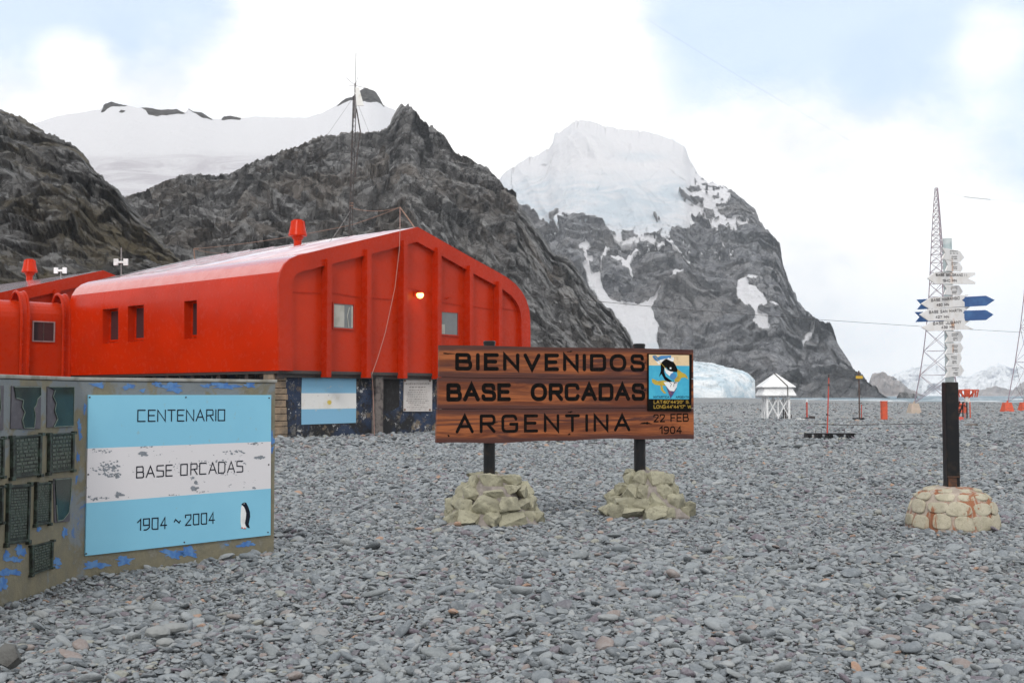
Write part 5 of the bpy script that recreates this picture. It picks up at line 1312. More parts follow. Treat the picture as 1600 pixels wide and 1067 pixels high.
    pp([(428, 240), (440, 210), (470, 185), (500, 180), (540, 200), (565, 235), (585, 280), (582, 304), (545, 302), (510, 300), (480, 262), (464, 262), (460, 300), (475, 345), (520, 378), (545, 398), (520, 440), (512, 400), (470, 380), (446, 340), (436, 320), (412, 350), (420, 325), (430, 290)], 3, 0)
    pp([(464, 255), (490, 285), (520, 298), (545, 300), (520, 345), (498, 330), (478, 312), (466, 285)], 4, 4)
    pp([(543 + 29 * math.cos(a * math.pi / 9), 343 + 31 * math.sin(a * math.pi / 9)) for a in range(18)], 5, 5)
    pp([(488, 180), (500, 170), (518, 178), (530, 166), (548, 166), (552, 188), (545, 208), (520, 202), (498, 195)], 5, 4); pp([(492, 186), (546, 214), (542, 220), (488, 194)], 6, 0)
    pp([(520 + 9 * math.cos(a * math.pi / 6), 268 + 9 * math.sin(a * math.pi / 6)) for a in range(12)], 6, 4)
    pp([(478, 435), (515, 445), (578, 455), (520, 550)], 3, 6)
    pp([(455, 398), (500, 395), (586, 396), (578, 440), (552, 482), (512, 476), (478, 432)], 4, 4)
    for q in ([(480, 395), (500, 415), (490, 440)], [(520, 440), (525, 405), (555, 390)], [(515, 385), (530, 410), (550, 405)]):
        ribbon(mb, [pl.px(960 + a / 5.929, 530 + b_ / 5.929) for a, b_ in q], .006, pl.to3, o0 + .0048, m=0)
    ribbon(mb, [pl.px(960 + 345 / 5.929, 530 + 160 / 5.929), pl.px(960 + 465 / 5.929, 530 + 290 / 5.929)], .005, pl.to3, o0 + .0052, m=3)
    obj('emblem_picture', mb, em, e)
    mb = MB(); kw = dict(off=o0 + .001, gap=.22)
    textpx(mb, 'LAT:60*44\'20" S.', pl, Zp, (338, 596), (338, 564), (665, 594), (665, 566), w=.0058, **kw)
    textpx(mb, 'LONG:44*44\'17" W.', pl, Zp, (338, 640), (338, 608), (690, 640), (690, 610), w=.0058, **kw)
    obj('panel_lettering', mb, M_yellow, e)
    mb = MB(); textpx(mb, 'ANTARTIDA', pl, Zp, (332, 545), (332, 523), (480, 545), (480, 525), w=.0055, off=o0 + .0012, gap=.3); textpx(mb, 'ARGENTINA', pl, Zp, (541, 545), (541, 525), (688, 545), (688, 525), w=.0055, off=o0 + .0012, gap=.3)
    obj('panel_lettering', mb, M_ink, e)
welcome()

# ================================================================== SIGNPOST
def signpost():
    Z6 = (1380, 280, 3.336); Z7 = (1420, 380, 6.67)
    Yc = 14.2; b0 = P(1487, 760, Yc); base = Vector((b0.x, Yc, 0))
    root = thing('direction_post', 'tall signpost of pointed white and blue boards on a black pillar and round stones', 'signpost', base)
    zt = P(1479, 373, Yc).z; zk = P(1482, 597, Yc).z; z0 = P(1487, 760, Yc).z
    lean = lambda z: Vector((b0.x + (P(1479, 373, Yc).x - b0.x) * 0 , Yc, z))
    mb = MB(); w_ = .158
    # black channel section pillar: three sides with a slot low down
    mb.box(base + Vector((0, 0, (zk + .33) / 2)), (w_, .15, zk - .33))
    obj('pillar', mb, M_black, root, bevel=.012)
    mb = MB(); mb.box(base + Vector((-.02, -.082, z0 + .06)), (w_ * .62, .02, .10)); mb.box(base + Vector((-.01, -.088, z0 + .125)), (w_ * .9, .03, .015)); obj('pillar_slot', mb, paint('rust', (.06, .03, .02), (.13, .05, .02), .8, 20), root)
    pol, t, b = material('pale_blue_pole_paint'); v = coords(t); n = noise(t, v, 9, 6, .6); r_ = noise(t, coords(t, (2, 2, .8)), 4, 6, .6)
    c = mix(t, mapr(t, n, .4, .6), (.40, .48, .50), (.52, .57, .58)); c = mix(t, mapr(t, r_, .62, .68), c, (.32, .16, .08)); setc(t, b, c); b.inputs['Roughness'].default_value = .5
    mb = MB(); mb.lathe(base, [(.054, zk - .1), (.054, zt)], 24); mb.tube([base + Vector((.03, -.055, zt - .04)), base + Vector((.03, -.055, zt - .10))], .006, 6); obj('pole', mb, pol, root, smooth=40)
    AW, t, b = material('rust_stained_white_board'); v = coords(t)
    o_ = nn(t, 'ShaderNodeTexCoord').outputs['Object']; n = noise(t, v, 7, 7, .65)
    sx = nn(t, 'ShaderNodeSeparateXYZ', Vector=o_).outputs[0]
    cen = mapr(t, mth(t, 'ABSOLUTE', sx), .13, .02)
    rn = noise(t, coords(t, (1, 1, .9)), 5.5, 5, .55)
    c = mix(t, mapr(t, n, .4, .7), (.74, .73, .73), (.66, .63, .60)); c = mix(t, mapr(t, mth(t, 'MULTIPLY', cen, rn), .50, .68), c, (.50, .24, .10)); setc(t, b, c); b.inputs['Roughness'].default_value = .5
    def arrow(zoom, pts, phi, off, mat, txts=(), label=None, name='direction_board', marks=None):
        pl = Plane(base, (math.cos(R(phi)), math.sin(R(phi))))
        pl.p0 = pl.p0 + pl.n * off
        mb = MB(); polypx(mb, pl, zoom, pts, 0, .012); o = obj(name, mb, mat, root, bevel=.0015)
        if label: o['label'] = label
        mb = MB(); n_ = 0
        for (s, lb, lt, rb, rt) in txts:
            textpx(mb, s, pl, zoom, lb, lt, rb, rt, w=.0075, off=.0135, square=True, gap=.26); n_ += 1
        if marks:
            rnd = random.Random(int(pts[0][1]))
            for (x0, x1, y0, y1) in marks:
                x = x0
                while x < x1 - 1:
                    w2 = (x1 - x0) / 5
                    q = [(x, y0), (x, y1)], [(x, y0), (x + w2 * .6, y0)], [(x, y1), (x + w2 * .6, y1)]
                    for a, c_ in q[:rnd.choice((2, 3))]: ribbon(mb, [pl.px(zoom[0] + a[0] / zoom[2], zoom[1] + a[1] / zoom[2]), pl.px(zoom[0] + c_[0] / zoom[2], zoom[1] + c_[1] / zoom[2])], .009, pl.to3, .0135 + rnd.uniform(0, .0006))
                    x += w2
            n_ += 1
        if n_: obj('lettering', mb, M_ink2, o)
    ph = 40
    arrow(Z7, [(185, 365), (270, 300), (685, 308), (685, 330), (605, 370), (685, 405), (685, 428), (265, 425)], ph, .074, AW, [('BASE BELGRANO', (272, 346), (272, 318), (555, 348), (555, 320)), ('II', (570, 348), (570, 320), (594, 348), (594, 320)), ('1940 MN', (342, 408), (342, 378), (488, 406), (488, 376))], 'white board lettered for Belgrano, with squared notched tail')
    arrow(Z7, [(120, 632), (212, 572), (622, 535), (545, 595), (632, 656), (210, 686)], ph, .078, AW, [('BASE MARAMBIO', (222, 612), (222, 582), (522, 588), (522, 556)), ('480 MN', (278, 658), (278, 632), (408, 654), (408, 626))], 'white board lettered for Marambio')
    arrow(Z7, [(103, 745), (200, 688), (632, 660), (555, 725), (657, 792), (200, 812)], ph, .074, AW, [('BASE SAN MARTIN', (200, 736), (200, 706), (542, 716), (542, 684)), ('427 MN', (268, 784), (268, 758), (408, 782), (408, 754))], 'white board lettered for San Martin')
    arrow(Z7, [(125, 880), (215, 826), (652, 783), (575, 850), (668, 896), (200, 918)], ph, .078, AW, [('BASE JUBANY', (242, 854), (242, 822), (536, 838), (536, 806)), ('439 MN', (328, 892), (328, 864), (466, 890), (466, 858))], 'white board lettered for Jubany')
    blue = [(78, 588), (800, 548), (892, 593), (805, 652), (82, 692), (125, 640)]
    arrow(Z7, blue, 3, -.075, M_blue, label='upper blue board pointing right')
    arrow(Z7, [(58, 718), (800, 697), (880, 745), (800, 802), (65, 822), (110, 770)], 3, -.075, M_blue, label='lower blue board pointing right')
    sph = 58
    for i, (zm, pts) in enumerate([(Z7, [(335, 45), (525, 85), (570, 150), (525, 198), (335, 165), (370, 105)]), (Z7, [(368, 172), (520, 205), (553, 260), (535, 298), (372, 290), (400, 230)]), (Z7, [(355, 432), (515, 440), (555, 505), (520, 547), (360, 535), (385, 480)]),
                      (Z6, [(318, 792), (398, 792), (413, 820), (398, 848), (318, 850), (335, 820)]), (Z6, [(318, 855), (398, 852), (413, 880), (398, 906), (318, 912), (332, 883)]), (Z6, [(318, 914), (398, 908), (405, 935), (392, 968), (324, 973), (340, 943)]), (Z6, [(318, 977), (400, 967), (417, 997), (400, 1025), (318, 1033), (332, 1003)])]):
        xs = [p[0] for p in pts]; ys = [p[1] for p in pts]; xa = min(xs) + (max(xs) - min(xs)) * .36; xb = min(xs) + (max(xs) - min(xs)) * .72; y0, y1 = min(ys), max(ys); h = y1 - y0
        arrow(zm, pts, sph, .062, AW, marks=[(xa, xb, y0 + h * .25, y0 + h * .42), (xa + (xb - xa) * .2, xb - (xb - xa) * .1, y0 + h * .62, y0 + h * .78)])
    # ---- round base: rounded slabs set in pinkish mortar
    sm = stone_mats('cream', (.47, .43, .33), (.33, .305, .225), (.42, .355, .30), rust=True)
    Rb, Hb = .535, .50; mb = MB(); rnd = random.Random(12); n_ = 48
    prof = [(1.0, -.1), (1.0, .05), (.97, .15), (.91, .27), (.80, .37), (.66, .43), (.45, .475), (.2, .49)]
    vs = []; fs = []
    for (r, z) in prof:
        for k in range(n_): a = 2 * math.pi * k / n_; rr = r * Rb * (1 + .02 * math.sin(3 * a) + .015 * math.sin(8 * a)); vs.append(base + Vector((math.cos(a) * rr, math.sin(a) * rr, z)))
    for i in range(len(prof) - 1):
        for k in range(n_): fs.append((i * n_ + k, i * n_ + (k + 1) % n_, (i + 1) * n_ + (k + 1) % n_, (i + 1) * n_ + k))
    fs.append(tuple((len(prof) - 1) * n_ + k for k in range(n_))); mb.add(vs, fs, 1)
    for (z, cnt, hw, hh) in ((.085, 13, .142, .098), (.255, 11, .15, .085), (.385, 10, .125, .062), (.46, 7, .12, .07)):
        r = np.interp(z, [p[1] for p in prof], [p[0] for p in prof]) * Rb
        dz = .02; r2 = np.interp(z + dz, [p[1] for p in prof], [p[0] for p in prof]) * Rb
        for k in range(cnt):
            a = 2 * math.pi * (k + .5 * (cnt % 3) + rnd.uniform(-.12, .12)) / cnt
            nr = Vector((math.cos(a) * dz, math.sin(a) * dz, (r - r2))).normalized(); p = base + Vector((math.cos(a) * r, math.sin(a) * r, z + rnd.uniform(-.012, .012)))
            T1 = Vector((-math.sin(a), math.cos(a), 0)); T2 = nr.cross(T1); sh = [rnd.uniform(.74, 1.12) for _ in range(7)]; sx_ = hw * rnd.uniform(.75, 1.1); sy_ = hh * rnd.uniform(.8, 1.1)
            vs = []; rings = ((1.0, -.02), (1.0, .001), (.95, .006), (.80, .009), (.35, .011)); N_ = 21; fs = []
            for (q, h) in rings:
                for j in range(N_):
                    t_ = 2 * math.pi * j / N_; e_ = sh[int(j / 3) % 7] * (1 - (j % 3) / 3) + sh[(int(j / 3) + 1) % 7] * (j % 3) / 3
                    ca, sa = math.cos(t_), math.sin(t_); ca = math.copysign(abs(ca) ** .72, ca); sa = math.copysign(abs(sa) ** .72, sa)
                    vs.append(p + T1 * ca * sx_ * q * e_ + T2 * sa * sy_ * q * e_ + nr * h)
            for i in range(len(rings) - 1):
                for j in range(N_): fs.append((i * N_ + j, i * N_ + (j + 1) % N_, (i + 1) * N_ + (j + 1) % N_, (i + 1) * N_ + j))
            fs.append(tuple((len(rings) - 1) * N_ + j for j in range(N_))); mb.add(vs, fs, 0)
    obj('stone_base', mb, sm, root, smooth=50)
signpost()

# ================================================================== WEATHER STATION AND TOWERS
def screen():
    b = PZ(1216, 655.5); Y = b.y; k = Y / F
    root = thing('weather_screen', 'white weather shelter with a two tier pyramid roof on crossed lattice legs', 'weather shelter', b)
    zz = lambda y: P(1216, y, Y).z
    h = 17 * k
    L = [Vector((b.x + sx * h, b.y + h + sy * h, 0)) for sx, sy in ((-1, -1), (1, -1), (1, 1), (-1, 1))]
    zt = zz(618)
    for q in L:
        mb = MB(); mb.box(q + Vector((0, 0, zt / 2)), (.13, .13, zt)); obj('leg', mb, M_white, root)
    mb = MB()
    for i in range(4):
        a, c = L[i], L[(i + 1) % 4]; mid = (a + c) / 2
        for s in (0, 1):
            p, q = (a, mid) if s == 0 else (mid, c)
            mb.tube([p + Vector((0, 0, .15)), q + Vector((0, 0, zt - .1))], .045, 5); mb.tube([q + Vector((0, 0, .15)), p + Vector((0, 0, zt - .1))], .045, 5)
        mb.tube([mid + Vector((0, 0, .05)), mid + Vector((0, 0, zt))], .05, 5)
    obj('lattice', mb, M_white, root)
    c = Vector((b.x, b.y + h, 0)); s45 = math.sqrt(2)
    for nm, (r0, z0, r1, z1) in (('lower_roof', (26.5, 617, 20, 604)), ('upper_roof', (26, 604, 1.0, 583))):
        mb = MB(); R0, R1 = r0 * k, r1 * k; za, zb = zz(z0), zz(z1)
        vs = [c + Vector((sx * R0, sy * R0, za)) for sx, sy in ((-1, -1), (1, -1), (1, 1), (-1, 1))] + [c + Vector((sx * R1, sy * R1, zb)) for sx, sy in ((-1, -1), (1, -1), (1, 1), (-1, 1))]
        vs += [q - Vector((0, 0, .05)) for q in vs[:4]]
        mb.add(vs, [(4, 5, 6, 7), (0, 1, 5, 4), (1, 2, 6, 5), (2, 3, 7, 6), (3, 0, 4, 7), (8, 9, 1, 0), (9, 10, 2, 1), (10, 11, 3, 2), (11, 8, 0, 3), (11, 10, 9, 8)])
        obj(nm, mb, M_white, root)
    mb = MB(); mb.tube([c + Vector((-.1, -.05, zz(583) + .03)), c + Vector((13 * k, -26 * k - .02, zz(604) + .04)), c + Vector((13 * k, -27 * k, zz(618)))], .035, 5); obj('cable', mb, M_dark, root)
    s = PZ(1232.5, 655.5); r2 = thing('step_ladder', 'small black metal steps beside the white weather shelter', 'steps', s)
    k2 = s.y / F
    for i, x in enumerate((-5, 4)):
        mb = MB(); mb.tube([s + Vector((x * k2, 0, 0)), s + Vector((x * k2, 0, (18 if i == 0 else 8) * k2))], .035, 5); mb.tube([s + Vector((x * k2, .6, 0)), s + Vector((x * k2 - .05, .4, 19 * k2))], .035, 5); obj('rail', mb, M_dark, r2)
    for i in range(3):
        mb = MB(); mb.box(s + Vector((-.5 * k2, .15 + i * .12, (4 + i * 5) * k2)), (9 * k2, .2, .05)); obj('tread', mb, M_dark, r2)
screen()
def field():
    # short red post with white head
    p = PZ(1261, 655); k = p.y / F; root = thing('instrument_post', 'short red post with a small white head near the weather shelter', 'post', p)
    mb = MB(); mb.lathe(p, [(1.3 * k, 0), (1.3 * k, 27 * k)], 12); obj('post', mb, M_redpole, root)
    mb = MB(); mb.lathe(p + Vector((0, 0, 27 * k)), [(2.3 * k, 0), (2.3 * k, .8 * k), (1.0 * k, 1.2 * k), (1.2 * k, 4 * k), (.4 * k, 4.6 * k)], 12); obj('head', mb, M_white, root)
    mb = MB(); mb.box(p + Vector((1 * k, 0, .06)), (18 * k, .5, .16)); mb.box(p + Vector((6 * k, -.3, .12)), (7 * k, .5, .22)); obj('foot', mb, M_dark, root, bevel=.03)
    q = PZ(1250, 656); mb = MB(); mb.box(q + Vector((0, 0, .05)), (12 * q.y / F, .5, .10), .1); solo('white_plank', mb, M_white, q, 'flat white plank lying on the shingle left of the short red post', 'plank', bevel=.01)
    # thin red pole on a black pallet
    p = PZ(1296, 688); k = p.y / F; pal = thing('black_pallet', 'low black pallet lying flat on the shingle under the thin red pole', 'pallet', p)
    c = p + Vector((.05, .25, .07)); W = 75 * k
    for i in range(4):
        mb = MB(); mb.box(c + Vector((0, -.28 + i * .19, .17)), (W * (1 - .02 * i), .15, .045), R(-2 + i)); obj('slat', mb, M_black, pal, bevel=.008)
    for i in range(5):
        mb = MB(); mb.box(c + Vector((-W * .44 + i * W * .22, 0, .075)), (.13, .72, .14), R(-1)); obj('bearer', mb, M_black, pal, bevel=.01)
    mb = MB()
    for s in (-.42, .42):
        x = c + Vector((s * 1.0 + .05, 0, .19)); mb.tube([x + Vector((-.1, 0, 0)), x + Vector((-.1, 0, .16)), x + Vector((.1, 0, .16)), x + Vector((.1, 0, 0))], .01, 5)
    obj('handle', mb, M_dark, pal)
    a = P(1292.5, 680, p.y + .2); t_ = P(1295, 590, p.y + .2); root = thing('thin_pole', 'thin red pole standing upright on the black pallet', 'pole', a)
    mb = MB(); mb.tube([a, t_], .026, 8, r2=.02); obj('shaft', mb, M_redpole, root)
    mb = MB(); mb.tube([t_, t_ + Vector((0, 0, .12))], .03, 8); mb.tube([a + Vector((0, 0, .7)), a + Vector((0, 0, .78))], .032, 8); mb.tube([t_ - Vector((0, 0, .3)), t_ - Vector((0, 0, .22))], .032, 8); obj('fitting', mb, M_dark, root)
    # dark pole with a yellow board
    p = PZ(1343, 657); k = p.y / F; root = thing('marker_pole', 'dark pole with a small yellow board near its top', 'pole', p)
    mb = MB(); mb.lathe(p, [(1.2 * k, 0), (.9 * k, 78 * k)], 10); mb.tube([p + Vector((0, 0, 72 * k)), p + Vector((-4 * k, 0, 74 * k)), p + Vector((-4 * k, 0, 77 * k))], .02, 5); mb.tube([p + Vector((0, 0, 26 * k)), p + Vector((4 * k, 0, 28 * k))], .03, 5); obj('shaft', mb, paint('brown_pole', (.07, .04, .035), (.12, .07, .05), .7, 9), root)
    mb = MB(); mb.box(p + Vector((0, -.08, 67.5 * k)), (11 * k, .06, 4.6 * k), 0); obj('board', mb, M_yellow, root, bevel=.01)
    mb = MB(); mb.tube([p + Vector((3 * k, 0, 0)), p + Vector((3.4 * k, 0, 25 * k))], .03, 6); obj('stay', mb, M_redpole, root)
    mb = MB(); rnd = random.Random(2)
    for i in range(7): q = p + Vector((rnd.uniform(-8, 9) * k, rnd.uniform(-.3, .3), .08)); mb.hull([q + Vector((rnd.uniform(-.25, .25), rnd.uniform(-.2, .2), rnd.uniform(-.1, .14))) for _ in range(12)])
    obj('ballast', mb, M_black, root)
    # orange box pillar
    p = PZ(1381.5, 658); k = p.y / F; root = thing('orange_pillar', 'plain orange rectangular pillar standing alone on the shingle', 'pillar', p)
    mb = MB(); mb.box(p + Vector((0, 0, 15.5 * k)), (9 * k, 6 * k, 31 * k), R(12)); obj('box', mb, M_orange, root, bevel=.01)
    mb = MB(); mb.box(p + Vector((0, 0, 31.2 * k)), (9.8 * k, 6.8 * k, .7 * k), R(12)); obj('lid', mb, M_orange, root)
    mb = MB(); mb.box(p + Vector((1 * k, 0, .05)), (17 * k, .8, .12)); obj('footing', mb, M_dark, root)
    # thin stake
    p = PZ(1306.5, 645); mb = MB(); mb.tube([p, p + Vector((-.05, 0, 17 * p.y / F))], .03, 5); solo('stake', mb, M_greywire, p, 'thin bare stake standing far back on the shingle', 'stake')
    # wire along the ground
    for (x0, x1, y) in ((1240, 1560, 663),):
        pts = [PZ(x, y + .8 * math.sin(x / 23), .06) for x in np.linspace(x0, x1, 40)]; mb = MB(); mb.tube(pts, .022, 5); solo('ground_cable', mb, M_dark, pts[0], 'dark cable trailing along the shingle past the weather instruments', 'cable')
    # ring shielded rain gauge
    p = PZ(1521, 655); k = p.y / F; root = thing('rain_gauge', 'red rain gauge ringed by hanging red slats on three posts', 'rain gauge', p); c = p + Vector((0, 1.0, 0))
    for i, (x, y) in enumerate(((-4, 0), (0.5, -.4), (4.5, 0))):
        mb = MB(); mb.tube([c + Vector((x * k, y, 0)), c + Vector((x * k * .9, y, 27 * k))], .9 * k, 8); obj('leg', mb, M_orange, root)
    mb = MB(); mb.lathe(c, [(4.2 * k, 26 * k), (4.2 * k, 35 * k)], 20); obj('collector', mb, M_offw, root, smooth=40)
    mb = MB(); mb.lathe(c, [(4.0 * k, 35 * k), (4.6 * k, 35.1 * k), (4.6 * k, 47 * k), (3.6 * k, 47.2 * k)], 20); obj('rim', mb, M_orange, root, smooth=40)
    rr = 17 * k; mb = MB(); ring = [c + Vector((math.cos(a) * rr, math.sin(a) * rr, 45.5 * k)) for a in [2 * math.pi * i / 24 for i in range(25)]]; mb.tube(ring, .05, 5)
    for a in (0.3, 1.9, 3.4, 5.0): mb.tube([c + Vector((math.cos(a) * rr, math.sin(a) * rr, 45 * k)), c + Vector((0, 0, 30 * k))], .04, 5)
    obj('ring', mb, M_orange, root)
    for i in range(18):
        a = 2 * math.pi * i / 18; q = c + Vector((math.cos(a) * rr, math.sin(a) * rr, 0)); w_ = .85 * k; tn = Vector((-math.sin(a), math.cos(a), 0)); inn = Vector((math.cos(a), math.sin(a), 0)); mb = MB()
        mb.slab([q + tn * w_ * .9 + Vector((0, 0, 46.5 * k)), q - tn * w_ * .9 + Vector((0, 0, 46.5 * k)), q - tn * w_ * .5 - inn * .12 + Vector((0, 0, 34.5 * k)), q + tn * w_ * .5 - inn * .12 + Vector((0, 0, 34.5 * k))], inn, .04); obj('slat', mb, M_orange, root)
    p = PZ(1503, 655); k = p.y / F; root = thing('step_ladder', 'black open metal steps leading up to the red rain gauge', 'steps', p)
    for dy in (0, .7):
        mb = MB(); q = p + Vector((0, dy, 0)); mb.tube([q + Vector((-7 * k, 0, 0)), q + Vector((3 * k, 0, 27 * k)), q + Vector((8 * k, 0, 27 * k)), q + Vector((8 * k, 0, 0))], .05, 5); mb.tube([q + Vector((-5 * k, 0, 12 * k)), q + Vector((2 * k, 0, 20 * k)), q + Vector((8 * k, 0, 20 * k))], .035, 5); obj('rail', mb, M_black, root)
    for i in range(4):
        mb = MB(); mb.box(p + Vector((-5 * k + i * 3 * k, .35, (4 + i * 6) * k)), (3 * k, .7, .05)); obj('tread', mb, M_black, root)
    p = PZ(1499, 657); k = p.y / F; mb = MB(); mb.box(p + Vector((0, 0, 3 * k)), (9 * k, .8, 6 * k), 0, taper=.8); solo('red_block', mb, M_redpole, p, 'small dull red block at the foot of the black steps', 'block', bevel=.05)
    # low mounds of kelp and rock
    for (x, y, w_, h, lab) in ((1517, 667, 26, 8, 'long low grey boulder right of the black pillar'), (1552, 667, 15, 6, 'low dark boulder next to the longer grey one'), (1333, 661, 22, 3, 'low heap of earth at the foot of the marker pole')):
        p = PZ(x, y); k = p.y / F; rnd = random.Random(x); mb = MB()
        mb.hull([p + Vector((math.cos(a) * w_ / 2 * k * rnd.uniform(.7, 1), math.sin(a) * .5, rnd.uniform(-.05, h * k * max(0, 1 - abs(math.cos(a)) * .6)))) for a in [i * .35 for i in range(36)]])
        o = solo('boulder', mb, paint('boulder_stone', (.16, .14, .13), (.09, .085, .08), .9, 2) if 'boulder_stone' not in bpy.data.materials else bpy.data.materials['boulder_stone'], p, lab, 'boulder'); subdiv_noise(o, .05, .3, 2, x)
field()

def tower(cx, Yc, ytop, hw, topw, rot, label, leglabels, bases, nl=4, group='lattice radio towers'):
    """four legged lattice tower; hw = half diagonal at the ground"""
    c = Vector(((cx - CX) / F * Yc, Yc, 0)); H = P(cx, ytop, Yc).z
    root = thing('radio_tower', label, 'tower', c, group)
    dirs = [Vector((math.cos(R(rot + 360 / nl * i)), math.sin(R(rot + 360 / nl * i)), 0)) for i in range(nl)]
    lean = Vector((P(1463.5, ytop, Yc).x - c.x, 0, 0)) if cx < 1530 else Vector((0, 0, 0))
    def q(i, f): w_ = hw * (1 - f) + topw * f; w_ *= (1 - .32 * math.sin(f * math.pi) * .9); return c + dirs[i % nl] * w_ + lean * f + Vector((0, 0, .9 + f * (H - .9)))
    fs = [0]; step = .13
    while fs[-1] < .999: fs.append(min(1, fs[-1] + step)); step = max(.028, step * .86)
    for i in range(nl):
        mb = MB(); mb.tube([q(i, f) for f in fs], .05, 5, r2=.03); obj('leg', mb, M_tower, root)
    mb = MB()
    for j in range(len(fs) - 1):
        for i in range(nl):
            mb.tube([q(i, fs[j]), q(i + 1, fs[j + 1])], .022, 4); mb.tube([q(i + 1, fs[j]), q(i, fs[j + 1])], .022, 4); mb.tube([q(i, fs[j + 1]), q(i + 1, fs[j + 1])], .022, 4)
    for i in range(nl): mb.tube([q(i, .0) + Vector((0, 0, .1)), q(i + 1, .0) * .5 + q(i, 0) * .5 + Vector((0, 0, 1.6))], .022, 4)
    obj('bracing', mb, M_tower, root)
    for i in range(nl):
        mb = MB(); p = c + dirs[i] * hw * 1.02
        mb.box(p + Vector((0, 0, .42)), (1.05, 1.05, .95), R(8), taper=.62); mb.tube([p + Vector((0, 0, .85)), q(i, 0) + Vector((0, 0, .2))], .09, 6)
        o = obj('footing', mb, M_conc if bases[i] else M_orange, root, bevel=.04); o['label'] = 'bare pale concrete footing' if bases[i] else 'orange painted footing'
    return c, H, root
c1, H1, _ = tower(1470.5, 104, 294, 2.37, .15, 30, 'tall slender lattice tower rising behind the signpost', None, (0, 1, 0), nl=3)
c2, H2, _ = tower(1632, 118, 150, 4.0, .3, 5, 'wide based lattice tower cut off by the right edge of the picture', None, (0, 0, 0, 0))
# long aerial wires
wire([P(700, 452, 60), P(905, 468, 75), P(1150, 490, 92), P(1600, 519.5, 116)], .018, M_dark, 'long dark aerial wire running across the mountain to the tower at the right edge', sag=0.0015, n=10)
wire([P(1466, 296, 104), P(1508, 308, 107)], .006, M_greywire, 'thin wire from the top of the slender tower to its insulator chain', sag=0)
mbi = MB(); a = P(1508, 308, 107); b_ = P(1546, 312, 110); mbi.tube([a, b_], .015, 6)
for k in range(9): q = a.lerp(b_, k / 8); mbi.tube([q - (b_ - a) * .012, q + (b_ - a) * .012], .045, 6)
solo('insulator_chain', mbi, M_greywire, a, 'dark chain of insulators hanging in the sky right of the slender tower', 'insulators')
wire([P(1546, 312, 110), P(1650, 318, 118)], .006, M_greywire, 'thin wire from the insulator chain off to the right edge', sag=0)
wire([P(1463, 294, 104), P(1250, 175, 85), P(1010, 30, 66)], .0035, M_greywire, 'very faint wire rising from the slender tower across the upper sky', sag=.004)

# ================================================================== PEBBLES
def pebble_mesh(i):
    rnd = random.Random(100 + i); bm = bmesh.new(); bmesh.ops.create_icosphere(bm, subdivisions=2, radius=1)
    sh = [Vector((rnd.gauss(0, 1), rnd.gauss(0, 1), rnd.gauss(0, .8))).normalized() for _ in range(7)]; dd = [rnd.uniform(.5, .9) for _ in sh]
    ax, ay, az_ = rnd.uniform(.85, 1.3), rnd.uniform(.6, .9), rnd.uniform(.20, .42)
    for v in bm.verts:
        p = v.co.copy()
        for s, d_ in zip(sh, dd):
            k = p.dot(s)
            if k > d_: p -= s * (k - d_) * .85
        v.co = Vector((p.x * ax, p.y * ay, p.z * az_))
    me = bpy.data.meshes.new('pebble'); bm.to_mesh(me); bm.free(); me.polygons.foreach_set('use_smooth', [True] * len(me.polygons))
    if i % 2 == 0: me.set_sharp_from_angle(angle=R(38))
    me.materials.append(bpy.data.materials['pebble_stone']); return me
